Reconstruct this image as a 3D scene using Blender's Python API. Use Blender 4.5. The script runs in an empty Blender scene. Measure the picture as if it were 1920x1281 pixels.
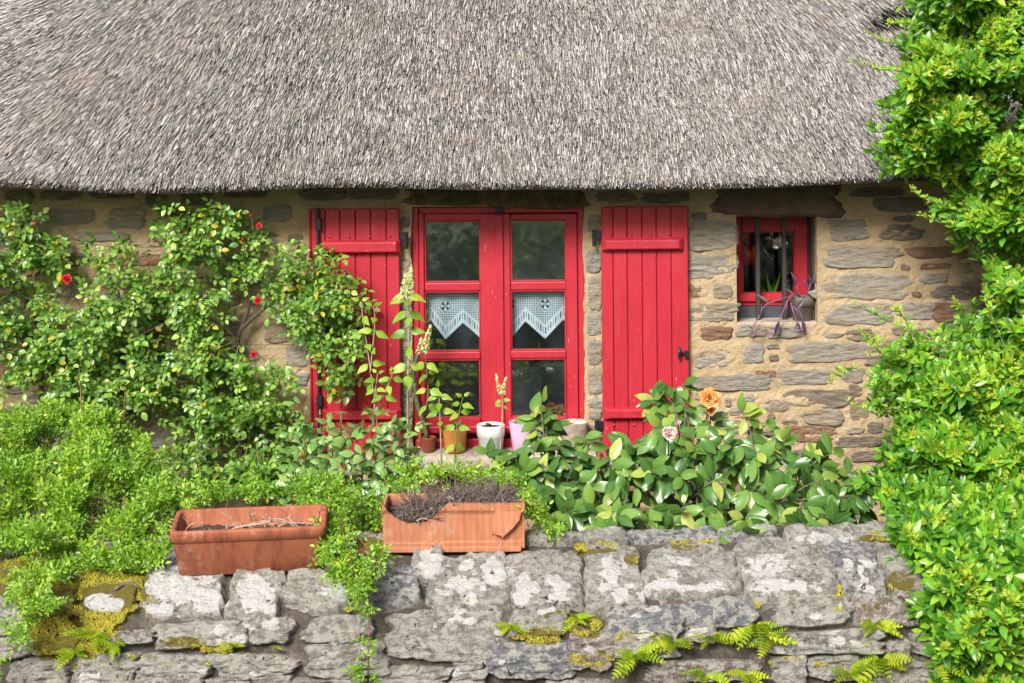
import bpy, bmesh, math, random
import numpy as np
from mathutils import Matrix, Vector
rng = np.random.default_rng(11); random.seed(5)
R = math.radians
# ------------------------------------------------------------------ camera, sky, sun, exposure
F_PX, CAM_D, CAM_Z, HOR, ROLL = 2650.0, 7.8, 2.63, 250.0, R(0.5)
sc = bpy.context.scene
col = sc.collection
cam = bpy.data.cameras.new('camera'); camo = bpy.data.objects.new('camera', cam); col.objects.link(camo)
cam.sensor_width = 36; cam.lens = F_PX/1920*36; cam.shift_y = -(640.5-HOR)/1920; cam.clip_end = 2000
cr, sr = math.cos(ROLL), math.sin(ROLL)
camo.matrix_world = Matrix(((cr, sr, 0, 0), (0, 0, -1, -CAM_D), (-sr, cr, 0, CAM_Z), (0, 0, 0, 1)))
sc.camera = camo
SUN_EL, SUN_AZ = R(38), R(-24)          # azimuth from the camera's axis, negative = from the left
w = bpy.data.worlds.new('World'); sc.world = w; w.use_nodes = True
nt = w.node_tree; bgn = nt.nodes['Background']
sky = nt.nodes.new('ShaderNodeTexSky'); sky.sky_type = 'NISHITA'; sky.sun_disc = False
sky.sun_elevation = SUN_EL; sky.air_density = 0.7; sky.dust_density = 4.5; sky.ozone_density = 0.6
sdir = Vector((math.sin(SUN_AZ)*math.cos(SUN_EL), -math.cos(SUN_AZ)*math.cos(SUN_EL), math.sin(SUN_EL)))
sky.sun_rotation = math.atan2(sdir.x, sdir.y)
nt.links.new(sky.outputs[0], bgn.inputs[0]); bgn.inputs[1].default_value = 0.06
sun = bpy.data.lights.new('sun', 'SUN'); suno = bpy.data.objects.new('sun', sun); col.objects.link(suno)
sun.energy = 2.6; sun.angle = R(20); sun.color = (1.0, 0.965, 0.92)
suno.rotation_euler = sdir.to_track_quat('Z', 'Y').to_euler(); suno.location = (-3, -9, 9)
vs = sc.view_settings
vs.view_transform = 'Standard'; vs.look = 'None'; vs.gamma = 1; vs.exposure = 1.22; vs.use_curve_mapping = False

# ------------------------------------------------------------------ helpers
def P(px, py, Y):
    d = Y+CAM_D; a = (px-960)/F_PX*d; b = (HOR-py)/F_PX*d
    return np.array([a*cr+b*sr, Y, CAM_Z-a*sr+b*cr])
def PA(px, py, Y):
    px, py, Y = np.broadcast_arrays(np.asarray(px, float), np.asarray(py, float), np.asarray(Y, float))
    d = Y+CAM_D; a = (px-960)/F_PX*d; b = (HOR-py)/F_PX*d
    return np.stack([a*cr+b*sr, Y, CAM_Z-a*sr+b*cr], -1)
def proj(p):
    p = np.asarray(p, float); d = p[..., 1]+CAM_D; z = p[..., 2]-CAM_Z
    return 960+F_PX*(p[..., 0]*cr-z*sr)/d, HOR-F_PX*(p[..., 0]*sr+z*cr)/d
def _h(i):
    return np.modf(np.abs(np.sin(i[..., 0]*127.1+i[..., 1]*311.7+i[..., 2]*74.7)*43758.5453))[0]
def vnoise(p):
    p = np.asarray(p, float); i = np.floor(p); f = p-i; f = f*f*(3-2*f); r = 0
    for a in (0, 1):
        for b in (0, 1):
            for c in (0, 1):
                wgt = (f[..., 0] if a else 1-f[..., 0])*(f[..., 1] if b else 1-f[..., 1])*(f[..., 2] if c else 1-f[..., 2])
                r = r+wgt*_h(i+np.array([a, b, c]))
    return r*2-1
def fbm(p, o=4):
    p = np.asarray(p, float); r = 0; a = 1.0
    for k in range(o): r = r+a*vnoise(p*2**k+k*17.3); a *= .5
    return r
def norm(v): return v/np.maximum(np.linalg.norm(v, axis=-1, keepdims=True), 1e-9)
def sstep(a, b, x):
    t = np.clip((x-a)/(b-a), 0, 1); return t*t*(3-2*t)

def make_mesh(name, V, F, smooth=False, uv=None, attrs=None):
    me = bpy.data.meshes.new(name); V = np.asarray(V, np.float32)
    if isinstance(F, np.ndarray):
        n, k = F.shape
        me.vertices.add(len(V)); me.vertices.foreach_set('co', V.ravel())
        me.loops.add(n*k); me.loops.foreach_set('vertex_index', F.astype(np.int32).ravel())
        me.polygons.add(n); me.polygons.foreach_set('loop_start', np.arange(0, n*k, k, dtype=np.int32))
        me.polygons.foreach_set('loop_total', np.full(n, k, np.int32)); me.update(calc_edges=True)
    else:
        me.from_pydata(V.tolist(), [], [tuple(int(i) for i in f) for f in F]); me.update()
    if uv is not None:
        l = np.zeros(len(me.loops), np.int32); me.loops.foreach_get('vertex_index', l)
        u = me.uv_layers.new(name='UVMap'); u.data.foreach_set('uv', np.asarray(uv, np.float32)[l].ravel())
    for k, a in (attrs or {}).items():
        at = me.attributes.new(k, 'FLOAT', 'POINT'); at.data.foreach_set('value', np.asarray(a, np.float32))
    if smooth: me.polygons.foreach_set('use_smooth', np.ones(len(me.polygons), bool))
    return me
WO = {}                                    # world origin of every object
def link(name, me, parent, origin, m=None):
    o = bpy.data.objects.new(name, me); col.objects.link(o)
    if m is not None and me is not None and not me.materials: me.materials.append(m)
    origin = np.asarray(origin, float); WO[o.name] = origin
    if parent is not None:
        o.parent = parent; o.location = origin-WO[parent.name]
    else: o.location = origin
    return o
def obj(name, V, F, m, parent=None, smooth=False, uv=None, attrs=None, kind=None):
    V = np.asarray(V, float); org = (V.min(0)+V.max(0))/2; org[2] = V[:, 2].min()
    o = link(name, make_mesh(name, V-org, F, smooth, uv, attrs), parent, org, m)
    if kind: o['kind'] = kind
    return o
def tag(o, label, cat, group=None):
    o['label'] = label; o['category'] = cat
    if group: o['group'] = group
    return o
def thing(name, label, cat, loc, group=None):
    return tag(link(name, None, None, loc), label, cat, group)
def join(parts):
    V, F, n = [], [], 0
    for v, f in parts:
        V.append(np.asarray(v, float)); F += [tuple(i+n for i in q) for q in f]; n += len(v)
    return np.concatenate(V), F
def box(x0, x1, y0, y1, z0, z1, bev=0.0, seg=1):
    bm = bmesh.new(); bmesh.ops.create_cube(bm, size=1)
    for v in bm.verts: v.co = ((x0+x1)/2+v.co.x*(x1-x0), (y0+y1)/2+v.co.y*(y1-y0), (z0+z1)/2+v.co.z*(z1-z0))
    if bev: bmesh.ops.bevel(bm, geom=bm.edges[:], offset=bev, segments=seg, affect='EDGES', profile=.5)
    bm.verts.index_update()
    r = np.array([v.co[:] for v in bm.verts]), [tuple(v.index for v in f.verts) for f in bm.faces]
    bm.free(); return r
def pbox(x0, y0, x1, y1, Y0, Y1, bev=0.0, seg=1):         # a box whose front face (at Y0) covers a pixel rectangle
    a = P(x0, y1, Y0); b = P(x1, y0, Y0); c = P((x0+x1)/2, (y0+y1)/2, Y0)
    xa = P(x0, (y0+y1)/2, Y0)[0]; xb = P(x1, (y0+y1)/2, Y0)[0]
    za = P((x0+x1)/2, y1, Y0)[2]; zb = P((x0+x1)/2, y0, Y0)[2]
    return box(xa, xb, Y0, Y1, za, zb, bev, seg)
def tube(pts, rad, ns=6, cap=True):
    pts = np.asarray(pts, float); n = len(pts); rad = np.broadcast_to(np.asarray(rad, float), (n,))
    T = norm(np.gradient(pts, axis=0)); ref = np.array([0.31, 0.2, 0.93]); V = []
    for i in range(n):
        a = np.cross(T[i], ref)
        if np.linalg.norm(a) < .1: a = np.cross(T[i], [1, 0, 0])
        a /= np.linalg.norm(a); b = np.cross(T[i], a)
        for k in range(ns):
            th = 2*math.pi*k/ns; V.append(pts[i]+rad[i]*(a*math.cos(th)+b*math.sin(th)))
    F = [(i*ns+k, i*ns+(k+1) % ns, (i+1)*ns+(k+1) % ns, (i+1)*ns+k) for i in range(n-1) for k in range(ns)]
    if cap: F += [tuple(range(ns))[::-1], tuple(range((n-1)*ns, n*ns))]
    return np.array(V), F
def spline(pts, n):
    pts = np.asarray(pts, float); m = len(pts)
    if m < 3: return np.array([pts[0]+(pts[-1]-pts[0])*t for t in np.linspace(0, 1, n)])
    q = np.concatenate([[2*pts[0]-pts[1]], pts, [2*pts[-1]-pts[-2]]]); out = []
    for t in np.linspace(0, m-1-1e-6, n):
        i = int(t); f = t-i; a, b, c, d = q[i:i+4]
        out.append(.5*((2*b)+(c-a)*f+(2*a-5*b+4*c-d)*f*f+(3*b-a-3*c+d)*f**3))
    return np.array(out)
def lathe(prof, c, ns=28):                                 # prof: list of (r, z)
    V, F = [], []
    for r, z in prof:
        for k in range(ns):
            t = 2*math.pi*k/ns; V.append((c[0]+r*math.cos(t), c[1]+r*math.sin(t), c[2]+z))
    for i in range(len(prof)-1):
        for k in range(ns): F.append((i*ns+k, i*ns+(k+1) % ns, (i+1)*ns+(k+1) % ns, (i+1)*ns+k))
    F.append(tuple(range(ns))[::-1]); F.append(tuple(range((len(prof)-1)*ns, len(prof)*ns)))
    return np.array(V), F

# ------------------------------------------------------------------ materials
class NB:
    def __init__(s, name):
        s.m = bpy.data.materials.new(name); s.m.use_nodes = True; s.t = s.m.node_tree; s.t.nodes.clear()
        s.out = s.t.nodes.new('ShaderNodeOutputMaterial')
    def n(s, typ, **kw):
        nd = s.t.nodes.new('ShaderNode'+typ)
        for k, v in kw.items():
            if k.startswith('i_'):
                nd.inputs[int(k[2:]) if k[2:].isdigit() else k[2:].replace('_', ' ')].default_value = v
            else: setattr(nd, k, v)
        return nd
    def l(s, a, b): s.t.links.new(a, b)
    def noise(s, scale, detail=4, rough=.55, vec=None, dist=0):
        nd = s.n('TexNoise', i_Scale=scale, i_Detail=detail, i_Roughness=rough, i_Distortion=dist)
        if vec is not None: s.l(vec, nd.inputs['Vector'])
        return nd.outputs['Fac']
    def coord(s, scale=(1, 1, 1), which='Object'):
        tc = s.n('TexCoord'); mp = s.n('Mapping'); mp.inputs['Scale'].default_value = scale
        s.l(tc.outputs[which], mp.inputs['Vector']); return mp.outputs[0]
    def wcoord(s, scale=(1, 1, 1)):
        g = s.n('NewGeometry'); mp = s.n('Mapping'); mp.inputs['Scale'].default_value = scale
        s.l(g.outputs['Position'], mp.inputs['Vector']); return mp.outputs[0]
    def ramp(s, fac, stops, interp='LINEAR'):
        r = s.n('ValToRGB'); e = r.color_ramp; e.interpolation = interp
        while len(e.elements) < len(stops): e.elements.new(.5)
        for el, (p, c) in zip(e.elements, stops):
            el.position = p; el.color = (c, c, c, 1) if not hasattr(c, '__len__') else (*c, 1)
        s.l(fac, r.inputs[0]); return r.outputs[0]
    def mix(s, fac, a, b, mode='MIX'):
        m = s.n('MixRGB', blend_type=mode)
        for i, v in ((0, fac), (1, a), (2, b)):
            if hasattr(v, 'is_linked'): s.l(v, m.inputs[i])
            elif i == 0: m.inputs[0].default_value = v
            else: m.inputs[i].default_value = (*v, 1)
        return m.outputs[0]
    def math(s, op, a, b=0.0, clamp=False):
        m = s.n('Math', operation=op, use_clamp=clamp)
        for i, v in ((0, a), (1, b)):
            if hasattr(v, 'is_linked'): s.l(v, m.inputs[i])
            else: m.inputs[i].default_value = v
        return m.outputs[0]
    def attr(s, name): return s.n('Attribute', attribute_name=name).outputs['Fac']
    def pbsdf(s, color, rough=.6, bump=None, strength=.3, dist=.01, **kw):
        p = s.n('BsdfPrincipled')
        if hasattr(color, 'is_linked'): s.l(color, p.inputs['Base Color'])
        else: p.inputs['Base Color'].default_value = (*color, 1)
        if hasattr(rough, 'is_linked'): s.l(rough, p.inputs['Roughness'])
        else: p.inputs['Roughness'].default_value = rough
        for k, v in kw.items(): p.inputs[k.replace('_', ' ')].default_value = v
        if bump is not None:
            b = s.n('Bump', i_Strength=strength, i_Distance=dist); s.l(bump, b.inputs['Height']); s.l(b.outputs[0], p.inputs['Normal'])
        s.l(p.outputs[0], s.out.inputs[0]); return p
def rnd_island(b):
    g = b.n('NewGeometry'); oi = b.n('ObjectInfo')
    return b.math('FRACT', b.math('ADD', g.outputs['Random Per Island'], oi.outputs['Random']))
def simple(name, c, rough=.6, var=.15, scale=20, bump=.2, dist=.004, **kw):
    b = NB(name); v = b.wcoord(); n = b.noise(scale, 5, .6, v)
    cc = b.mix(b.ramp(n, [(.3, 0.0), (.7, 1.0)]), tuple(x*(1-var) for x in c), tuple(min(1, x*(1+var)) for x in c))
    b.pbsdf(cc, rough, b.noise(scale*4, 4, .6, v), bump, dist, **kw); return b.m
def leaf_mat(name, stops, rough=.38, trans=.35, spec=.5, vein=None, hue=.49, patch=0.):
    b = NB(name); v = b.wcoord(); fac = rnd_island(b)
    if patch: fac = b.math('ADD', b.math('MULTIPLY', fac, .8), b.math('MULTIPLY', b.math('SUBTRACT', b.noise(3.2, 4, .6, v), .42), patch), True)
    c = b.ramp(fac, stops); c = b.mix(b.ramp(b.noise(60, 3, .6, v), [(.35, 0.0), (.75, .35)]), c, tuple(x*.55 for x in stops[len(stops)//2][1]))
    if vein:
        uv = b.n('UVMap', uv_map='UVMap'); sp = b.n('SeparateXYZ'); b.l(uv.outputs[0], sp.inputs[0])
        mid = b.ramp(b.math('ABSOLUTE', sp.outputs[0]), [(.03, 1.0), (.09, 0.0)]); c = b.mix(b.math('MULTIPLY', mid, .32), c, vein)
    p = b.pbsdf(c, rough, b.noise(180, 2, .5, v), .12, .002); p.inputs['Specular IOR Level'].default_value = spec
    t = b.n('BsdfTranslucent'); hs = b.n('HueSaturation', i_Saturation=1.15, i_Value=1.35); hs.inputs['Hue'].default_value = hue
    b.l(c, hs.inputs['Color']); b.l(hs.outputs[0], t.inputs[0])
    ms = b.n('MixShader'); ms.inputs[0].default_value = trans
    b.l(p.outputs[0], ms.inputs[1]); b.l(t.outputs[0], ms.inputs[2]); b.l(ms.outputs[0], b.out.inputs[0]); return b.m

M = {}
def mk_materials():
    # lime mortar of the cottage wall
    b = NB('mortar'); v = b.wcoord(); n1 = b.noise(2.3, 5, .6, v); n2 = b.noise(45, 5, .7, v); n3 = b.noise(11, 4, .6, v)
    c = b.mix(b.ramp(n1, [(.3, 0.0), (.7, 1.0)]), (.33, .235, .125), (.45, .345, .21))
    c = b.mix(b.ramp(n3, [(.5, 0.0), (.75, .45)]), c, (.25, .17, .09)); c = b.mix(b.ramp(n2, [(.45, 0.0), (.75, .4)]), c, (.54, .45, .32)); c = b.mix(b.ramp(b.noise(160, 3, .7, v), [(.28, .5), (.38, 0.0)]), c, (.17, .12, .065))
    b.pbsdf(c, .92, b.math('ADD', n2, b.math('MULTIPLY', n3, 1.5)), .8, .012); M['mortar'] = b.m
    # granite and schist of the cottage wall
    for nm, c0, c1, c2 in (('stone_grey', (.17, .152, .122), (.38, .345, .285), (.56, .52, .445)), ('stone_rust', (.16, .075, .04), (.29, .155, .09), (.40, .30, .22)), ('stone_dark', (.11, .09, .068), (.25, .21, .165), (.40, .355, .285))):
        b = NB(nm); v = b.wcoord((1, 1, 3.6)); v1 = b.wcoord(); oi = b.n('ObjectInfo')
        n1 = b.noise(14, 7, .72, v); n2 = b.noise(120, 4, .75, v1); n3 = b.noise(5, 3, .5, v1)
        c = b.ramp(b.math('ADD', b.math('MULTIPLY', n1, .75), b.math('MULTIPLY', n2, .3)), [(.32, c0), (.52, c1), (.74, c2)])
        c = b.mix(b.ramp(n3, [(.44, 0.0), (.66, .7)]), c, (.37, .275, .165)); c = b.mix(b.math('MULTIPLY', oi.outputs['Random'], .28), c, tuple(x*.6 for x in c1))
        b.pbsdf(c, .85, b.math('ADD', n1, b.math('MULTIPLY', n2, .45)), 1.0, .03); M[nm] = b.m
    # garden wall stone with crusts of lichen and moss that have their own places (attributes)
    for nm, c0, c1, c2 in (('wall_stone', (.07, .066, .055), (.33, .312, .265), (.60, .575, .505)), ('wall_stone_purple', (.11, .082, .066), (.26, .20, .165), (.42, .35, .30)), ('wall_stone_blue', (.07, .075, .085), (.19, .20, .215), (.40, .41, .42))):
        b = NB(nm); v = b.wcoord((1, 1, 2.6)); v1 = b.wcoord(); n1 = b.noise(13, 8, .75, v); n2 = b.noise(95, 5, .75, v1); n3 = b.noise(30, 5, .7, v1); n4 = b.noise(7, 4, .6, v1)
        c = b.ramp(b.math('ADD', b.math('MULTIPLY', n1, .7), b.math('MULTIPLY', n2, .35)), [(.38, c0), (.52, c1), (.68, c2)])
        c = b.mix(b.ramp(n4, [(.5, 0.0), (.66, .6)]), c, (.27, .215, .155)); c = b.mix(b.ramp(b.noise(190, 2, .6, v1), [(.30, .7), (.37, 0.0)]), c, (.045, .04, .034))
        oi = b.n('ObjectInfo'); c = b.mix(b.math('MULTIPLY', oi.outputs['Random'], .5), c, b.mix(.5, c0, c1))
        grey = b.ramp(b.math('ADD', n3, b.math('MULTIPLY', n4, .4)), [(.66, 0.0), (.74, 1.0)]); c = b.mix(b.math('MULTIPLY', grey, .8), c, (.50, .485, .44))
        spk = b.ramp(b.noise(55, 3, .6, v1), [(.60, 0.0), (.64, .8)]); c = b.mix(spk, c, (.50, .50, .46))
        drk = b.ramp(b.noise(38, 3, .6, v1, 1.5), [(.31, .9), (.36, 0.0)]); c = b.mix(drk, c, (.05, .043, .032))
        li = b.ramp(b.math('ADD', b.attr('lichen'), b.math('ADD', b.math('MULTIPLY', b.math('SUBTRACT', n3, .5), 1.7), b.math('MULTIPLY', b.math('SUBTRACT', n4, .5), .9))), [(.44, 0.0), (.48, 1.0)])
        c = b.mix(li, c, b.mix(b.ramp(n2, [(.3, 0.0), (.7, 1.0)]), (.50, .495, .465), (.80, .79, .76)))
        hole = b.ramp(b.noise(26, 4, .65, v1, .8), [(.33, 1.0), (.37, 0.0)]); c = b.mix(hole, c, (.055, .045, .03))
        mo = b.ramp(b.math('ADD', b.attr('moss'), b.math('MULTIPLY', b.math('SUBTRACT', n3, .5), 1.3)), [(.5, 0.0), (.58, 1.0)])
        c = b.mix(mo, c, b.mix(n2, (.10, .075, .01), (.26, .22, .025)))
        b.pbsdf(c, .9, b.math('ADD', n1, b.math('MULTIPLY', n2, .5)), 1.0, .035); M[nm] = b.m
    b = NB('wall_joint'); v = b.wcoord(); n1 = b.noise(9, 5, .65, v); n2 = b.noise(70, 5, .75, v)
    c = b.ramp(b.math('ADD', b.math('MULTIPLY', n1, .5), b.math('MULTIPLY', n2, .5)), [(.34, (.03, .025, .02)), (.52, (.10, .083, .066)), (.70, (.27, .235, .19))])
    mo = b.ramp(b.math('ADD', b.attr('moss'), b.math('MULTIPLY', b.math('SUBTRACT', n1, .5), 1.6)), [(.42, 0.0), (.6, 1.0)])
    c = b.mix(mo, c, b.mix(n2, (.07, .055, .008), (.24, .19, .02))); b.pbsdf(c, .95, b.math('ADD', n2, n1), .9, .02); M['wall_joint'] = b.m
    b = NB('moss'); v = b.wcoord(); n1 = b.noise(10, 4, .6, v)
    c = b.mix(rnd_island(b), (.17, .15, .012), (.44, .40, .035)); c = b.mix(b.ramp(n1, [(.5, 0.0), (.72, .5)]), c, (.17, .11, .02)); b.pbsdf(c, .9); M['moss'] = b.m
    # thatch
    b = NB('reed'); v = b.wcoord(); n1 = b.noise(2.6, 5, .65, v); n2 = b.noise(9, 4, .6, v); r = rnd_island(b)
    c = b.ramp(r, [(0, (.018, .016, .014)), (.25, (.08, .073, .067)), (.6, (.195, .182, .170)), (.9, (.36, .342, .325)), (1, (.54, .515, .49))])
    c = b.mix(b.ramp(b.math('ADD', b.math('MULTIPLY', n1, .6), b.math('MULTIPLY', n2, .4)), [(.48, 0.0), (.66, .5)]), c, (.19, .15, .11))
    b.pbsdf(c, .5); M['reed'] = b.m
    M['thatch'] = simple('thatch', (.075, .058, .042), .95, .4, 40, .8, .02)
    # red paint
    b = NB('red_paint'); v = b.wcoord((14, 14, 1.2)); v1 = b.wcoord(); n1 = b.noise(9, 5, .65, v); n2 = b.noise(130, 3, .6, v1); n3 = b.noise(3, 3, .5, v1)
    c = b.mix(b.ramp(n3, [(.35, 0.0), (.7, 1.0)]), (.35, .0105, .023), (.42, .016, .034)); c = b.mix(b.ramp(n1, [(.55, 0.0), (.8, .35)]), c, (.24, .007, .016))
    c = b.mix(b.ramp(b.noise(2.2, 6, .7, b.wcoord((3, 1, .8))), [(.52, 0.0), (.72, .4)]), c, (.47, .05, .058))
    c = b.mix(b.ramp(b.noise(75, 2, .5, b.wcoord((1, 1, .35))), [(.735, 0.0), (.75, .55)]), c, (.72, .42, .38))
    b.pbsdf(c, b.ramp(n1, [(.3, .36), (.7, .58)]), b.math('ADD', n1, b.math('MULTIPLY', n2, .35)), .38, .007); M['red'] = b.m
    M['iron'] = simple('iron', (.012, .013, .016), .42, .3, 60, .3, .002)
    M['barsteel'] = simple('barsteel', (.035, .030, .028), .6, .3, 60, .3, .002)
    b = NB('glass'); fr = b.ramp(b.n('LayerWeight', i_Blend=.5).outputs['Facing'], [(0, .125), (.45, .14), (.8, .28), (1, .8)]); tr = b.n('BsdfTransparent'); tr.inputs[0].default_value = (.96, .98, .98, 1); gl = b.n('BsdfGlossy'); gl.inputs['Roughness'].default_value = .03
    bp = b.n('Bump', i_Strength=.02, i_Distance=.01); b.l(b.noise(3.5, 2, .5, b.wcoord()), bp.inputs['Height']); b.l(bp.outputs[0], gl.inputs['Normal'])
    ms = b.n('MixShader'); b.l(fr, ms.inputs[0]); b.l(tr.outputs[0], ms.inputs[1]); b.l(gl.outputs[0], ms.inputs[2]); df = b.n('BsdfDiffuse'); df.inputs[0].default_value = (.38, .47, .50, 1); m2 = b.n('MixShader'); b.l(b.ramp(b.noise(5, 4, .6, b.wcoord((1, 1, .6))), [(.35, .006), (.75, .028)]), m2.inputs[0]); b.l(ms.outputs[0], m2.inputs[1]); b.l(df.outputs[0], m2.inputs[2]); b.l(m2.outputs[0], b.out.inputs[0]); M['glass'] = b.m
    b = NB('glass_clear'); tr = b.n('BsdfTransparent'); gl = b.n('BsdfGlossy'); gl.inputs['Roughness'].default_value = .02; ms = b.n('MixShader'); ms.inputs[0].default_value = .025; b.l(tr.outputs[0], ms.inputs[1]); b.l(gl.outputs[0], ms.inputs[2]); b.l(ms.outputs[0], b.out.inputs[0]); M['glass_clear'] = b.m
    # crochet lace: net with holes, solid hem and motifs from an attribute
    b = NB('lace'); uv = b.n('UVMap', uv_map='UVMap'); sp = b.n('SeparateXYZ'); b.l(uv.outputs[0], sp.inputs[0])
    sx = b.math('ABSOLUTE', b.math('SINE', b.math('MULTIPLY', sp.outputs[0], math.pi))); sy = b.math('ABSOLUTE', b.math('SINE', b.math('MULTIPLY', sp.outputs[1], math.pi)))
    net = b.math('LESS_THAN', b.math('MINIMUM', sx, sy), .62); al = b.math('MAXIMUM', b.math('MULTIPLY', net, .93), b.math('GREATER_THAN', b.attr('solid'), .5))
    al = b.math('MULTIPLY', al, b.math('LESS_THAN', b.attr('cut'), .5))
    d = b.n('BsdfDiffuse'); d.inputs[0].default_value = (.74, .89, .98, 1); tl = b.n('BsdfTranslucent'); tl.inputs[0].default_value = (.8, .85, .9, 1); m1 = b.n('MixShader'); m1.inputs[0].default_value = .25
    b.l(d.outputs[0], m1.inputs[1]); b.l(tl.outputs[0], m1.inputs[2]); t = b.n('BsdfTransparent'); m2 = b.n('MixShader'); b.l(al, m2.inputs[0]); b.l(t.outputs[0], m2.inputs[1]); b.l(m1.outputs[0], m2.inputs[2]); b.l(m2.outputs[0], b.out.inputs[0]); M['lace'] = b.m
    # terracotta
    for nm, ca, cb in (('terracotta', (.19, .050, .022), (.40, .13, .058)), ('terracotta_pale', (.36, .13, .06), (.49, .20, .105))):
        b = NB(nm); v = b.wcoord(); vs_ = b.wcoord((5, 5, .8)); n1 = b.noise(6, 5, .6, vs_); n2 = b.noise(9, 5, .7, v); n3 = b.noise(80, 4, .7, v)
        c = b.mix(b.ramp(n1, [(.3, 0.0), (.7, 1.0)]), ca, cb); c = b.mix(b.ramp(n2, [(.56, 0.0), (.70, .45)]), c, (.55, .42, .34)); c = b.mix(b.ramp(n1, [(.58, 0.0), (.78, .7)]), c, tuple(x*.45 for x in ca)); c = b.mix(b.ramp(b.noise(4, 5, .6, v), [(.5, 0.0), (.7, .55)]), c, tuple(x*.62 for x in cb))
        if nm == 'terracotta_pale':
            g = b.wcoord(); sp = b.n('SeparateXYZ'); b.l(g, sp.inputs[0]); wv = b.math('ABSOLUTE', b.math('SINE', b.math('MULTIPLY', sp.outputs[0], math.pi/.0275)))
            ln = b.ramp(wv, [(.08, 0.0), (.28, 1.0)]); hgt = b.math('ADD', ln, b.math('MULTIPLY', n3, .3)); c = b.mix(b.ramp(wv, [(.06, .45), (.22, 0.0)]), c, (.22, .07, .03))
        else: hgt = b.math('ADD', n2, n3)
        b.pbsdf(c, .8, hgt, .3, .004); M[nm] = b.m
    M['soil'] = simple('soil', (.085, .064, .048), .95, .5, 90, 1, .02)
    M['ground'] = simple('ground', (.10, .085, .06), .95, .35, 6, .6, .03)
    b = NB('grass'); v = b.wcoord((1, .35, 1)); n1 = b.noise(1.3, 6, .75, v); b.pbsdf(b.ramp(n1, [(.40, (.025, .05, .02)), (.5, (.10, .16, .07)), (.60, (.24, .31, .17))]), .9, b.noise(30, 3, .6, b.wcoord()), .6, .05); M['grass'] = b.m  # strong light and dark mottling, put in for the leafy pane reflections
    M['asphalt'] = simple('asphalt', (.055, .054, .052), .9, .25, 40, .5, .01)
    M['bark'] = simple('bark', (.15, .125, .10), .9, .45, 50, .9, .008)
    M['twig'] = simple('twig', (.42, .31, .22), .85, .3, 50, .6, .004)
    M['deadtwig'] = simple('deadtwig', (.14, .11, .095), .9, .5, 60, .4, .003)
    M['stem_green'] = simple('stem_green', (.16, .20, .05), .6, .4, 40, .3, .003)
    M['stem_red'] = simple('stem_red', (.20, .085, .04), .6, .4, 40, .3, .003)
    M['cane'] = simple('cane', (.30, .26, .17), .75, .3, 40, .5, .004)
    M['cactus'] = simple('cactus', (.13, .155, .075), .6, .35, 25, .3, .004)
    M['orange_pot'] = simple('orange_pot', (.55, .235, .055), .42, .1, 12, .1, .003)
    M['white_pot'] = simple('white_pot', (.80, .80, .79), .35, .03, 10, .05, .002)
    M['pink_pot'] = simple('pink_pot', (.66, .44, .62), .4, .05, 10, .05, .002)
    M['brown_pot'] = simple('brown_pot', (.30, .085, .04), .45, .1, 15, .1, .002)
    M['grey_pot'] = simple('grey_pot', (.125, .112, .095), .5, .08, 15, .1, .002)
    M['candle_bark'] = simple('candle_bark', (.38, .30, .235), .8, .3, 40, .9, .012)
    M['wax'] = simple('wax', (.80, .73, .60), .5, .04, 10, .05, .002)
    M['slate'] = simple('slate', (.045, .050, .062), .6, .25, 30, .3, .004)
    M['sill_stone'] = simple('sill_stone', (.42, .36, .29), .85, .3, 14, .8, .012)
    M['lintel_moss'] = simple('lintel_moss', (.13, .10, .045), .95, .5, 18, 1, .02)
    M['lintel_brown'] = simple('lintel_brown', (.13, .082, .055), .85, .3, 12, .7, .012)
    M['plaster_in'] = simple('plaster_in', (.22, .21, .20), .9, .15, 5, .2, .004)
    M['wood_in'] = simple('wood_in', (.10, .06, .035), .6, .3, 20, .3, .004)
    M['steel'] = simple('steel', (.6, .6, .6), .18, .05, 20, .03, .001, Metallic=1.0)
    M['red_gloss'] = simple('red_gloss', (.5, .02, .02), .25, .1, 20, .05, .001)
    M['ceramic'] = simple('ceramic', (.75, .77, .78), .2, .04, 10, .02, .001)
    M['paper'] = simple('paper', (.35, .36, .38), .8, .15, 10, .05, .001)
    M['print'] = simple('print', (.45, .45, .45), .8, .05, 10, .02, .001)
    M['jar'] = simple('jar', (.35, .33, .28), .25, .2, 30, .05, .001)
    M['wire'] = simple('wire', (.06, .055, .05), .6, .2, 30, .1, .001)
    def petal(nm, stops): M[nm] = leaf_mat(nm, stops, .5, .3, .3, None, .5)
    petal('rose_red', [(0, (.34, .003, .008)), (.5, (.46, .005, .012)), (1, (.58, .012, .022))])
    petal('petal_pink', [(0, (.75, .50, .47)), (.5, (.84, .68, .64)), (1, (.88, .78, .72))])
    petal('petal_faded', [(0, (.42, .15, .035)), (.5, (.68, .32, .08)), (1, (.80, .50, .20))])
    petal('petal_dead', [(0, (.12, .04, .02)), (.5, (.26, .085, .03)), (1, (.36, .14, .05))])
    petal('petal_cream', [(0, (.50, .56, .20)), (.5, (.74, .76, .38)), (1, (.86, .86, .60))])
    Y_ = (.55, .42, .03)
    M['leaf_rose'] = leaf_mat('leaf_rose', [(0, (.045, .135, .022)), (.35, (.115, .28, .038)), (.75, (.235, .43, .06)), (.965, (.40, .55, .12)), (.978, Y_), (1, Y_)], .36, .3, .6)
    M['leaf_shrub'] = leaf_mat('leaf_shrub', [(0, (.07, .18, .018)), (.4, (.165, .35, .026)), (.8, (.29, .48, .036)), (1, (.44, .56, .055))], .42, .27, .45, patch=1.2)
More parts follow.
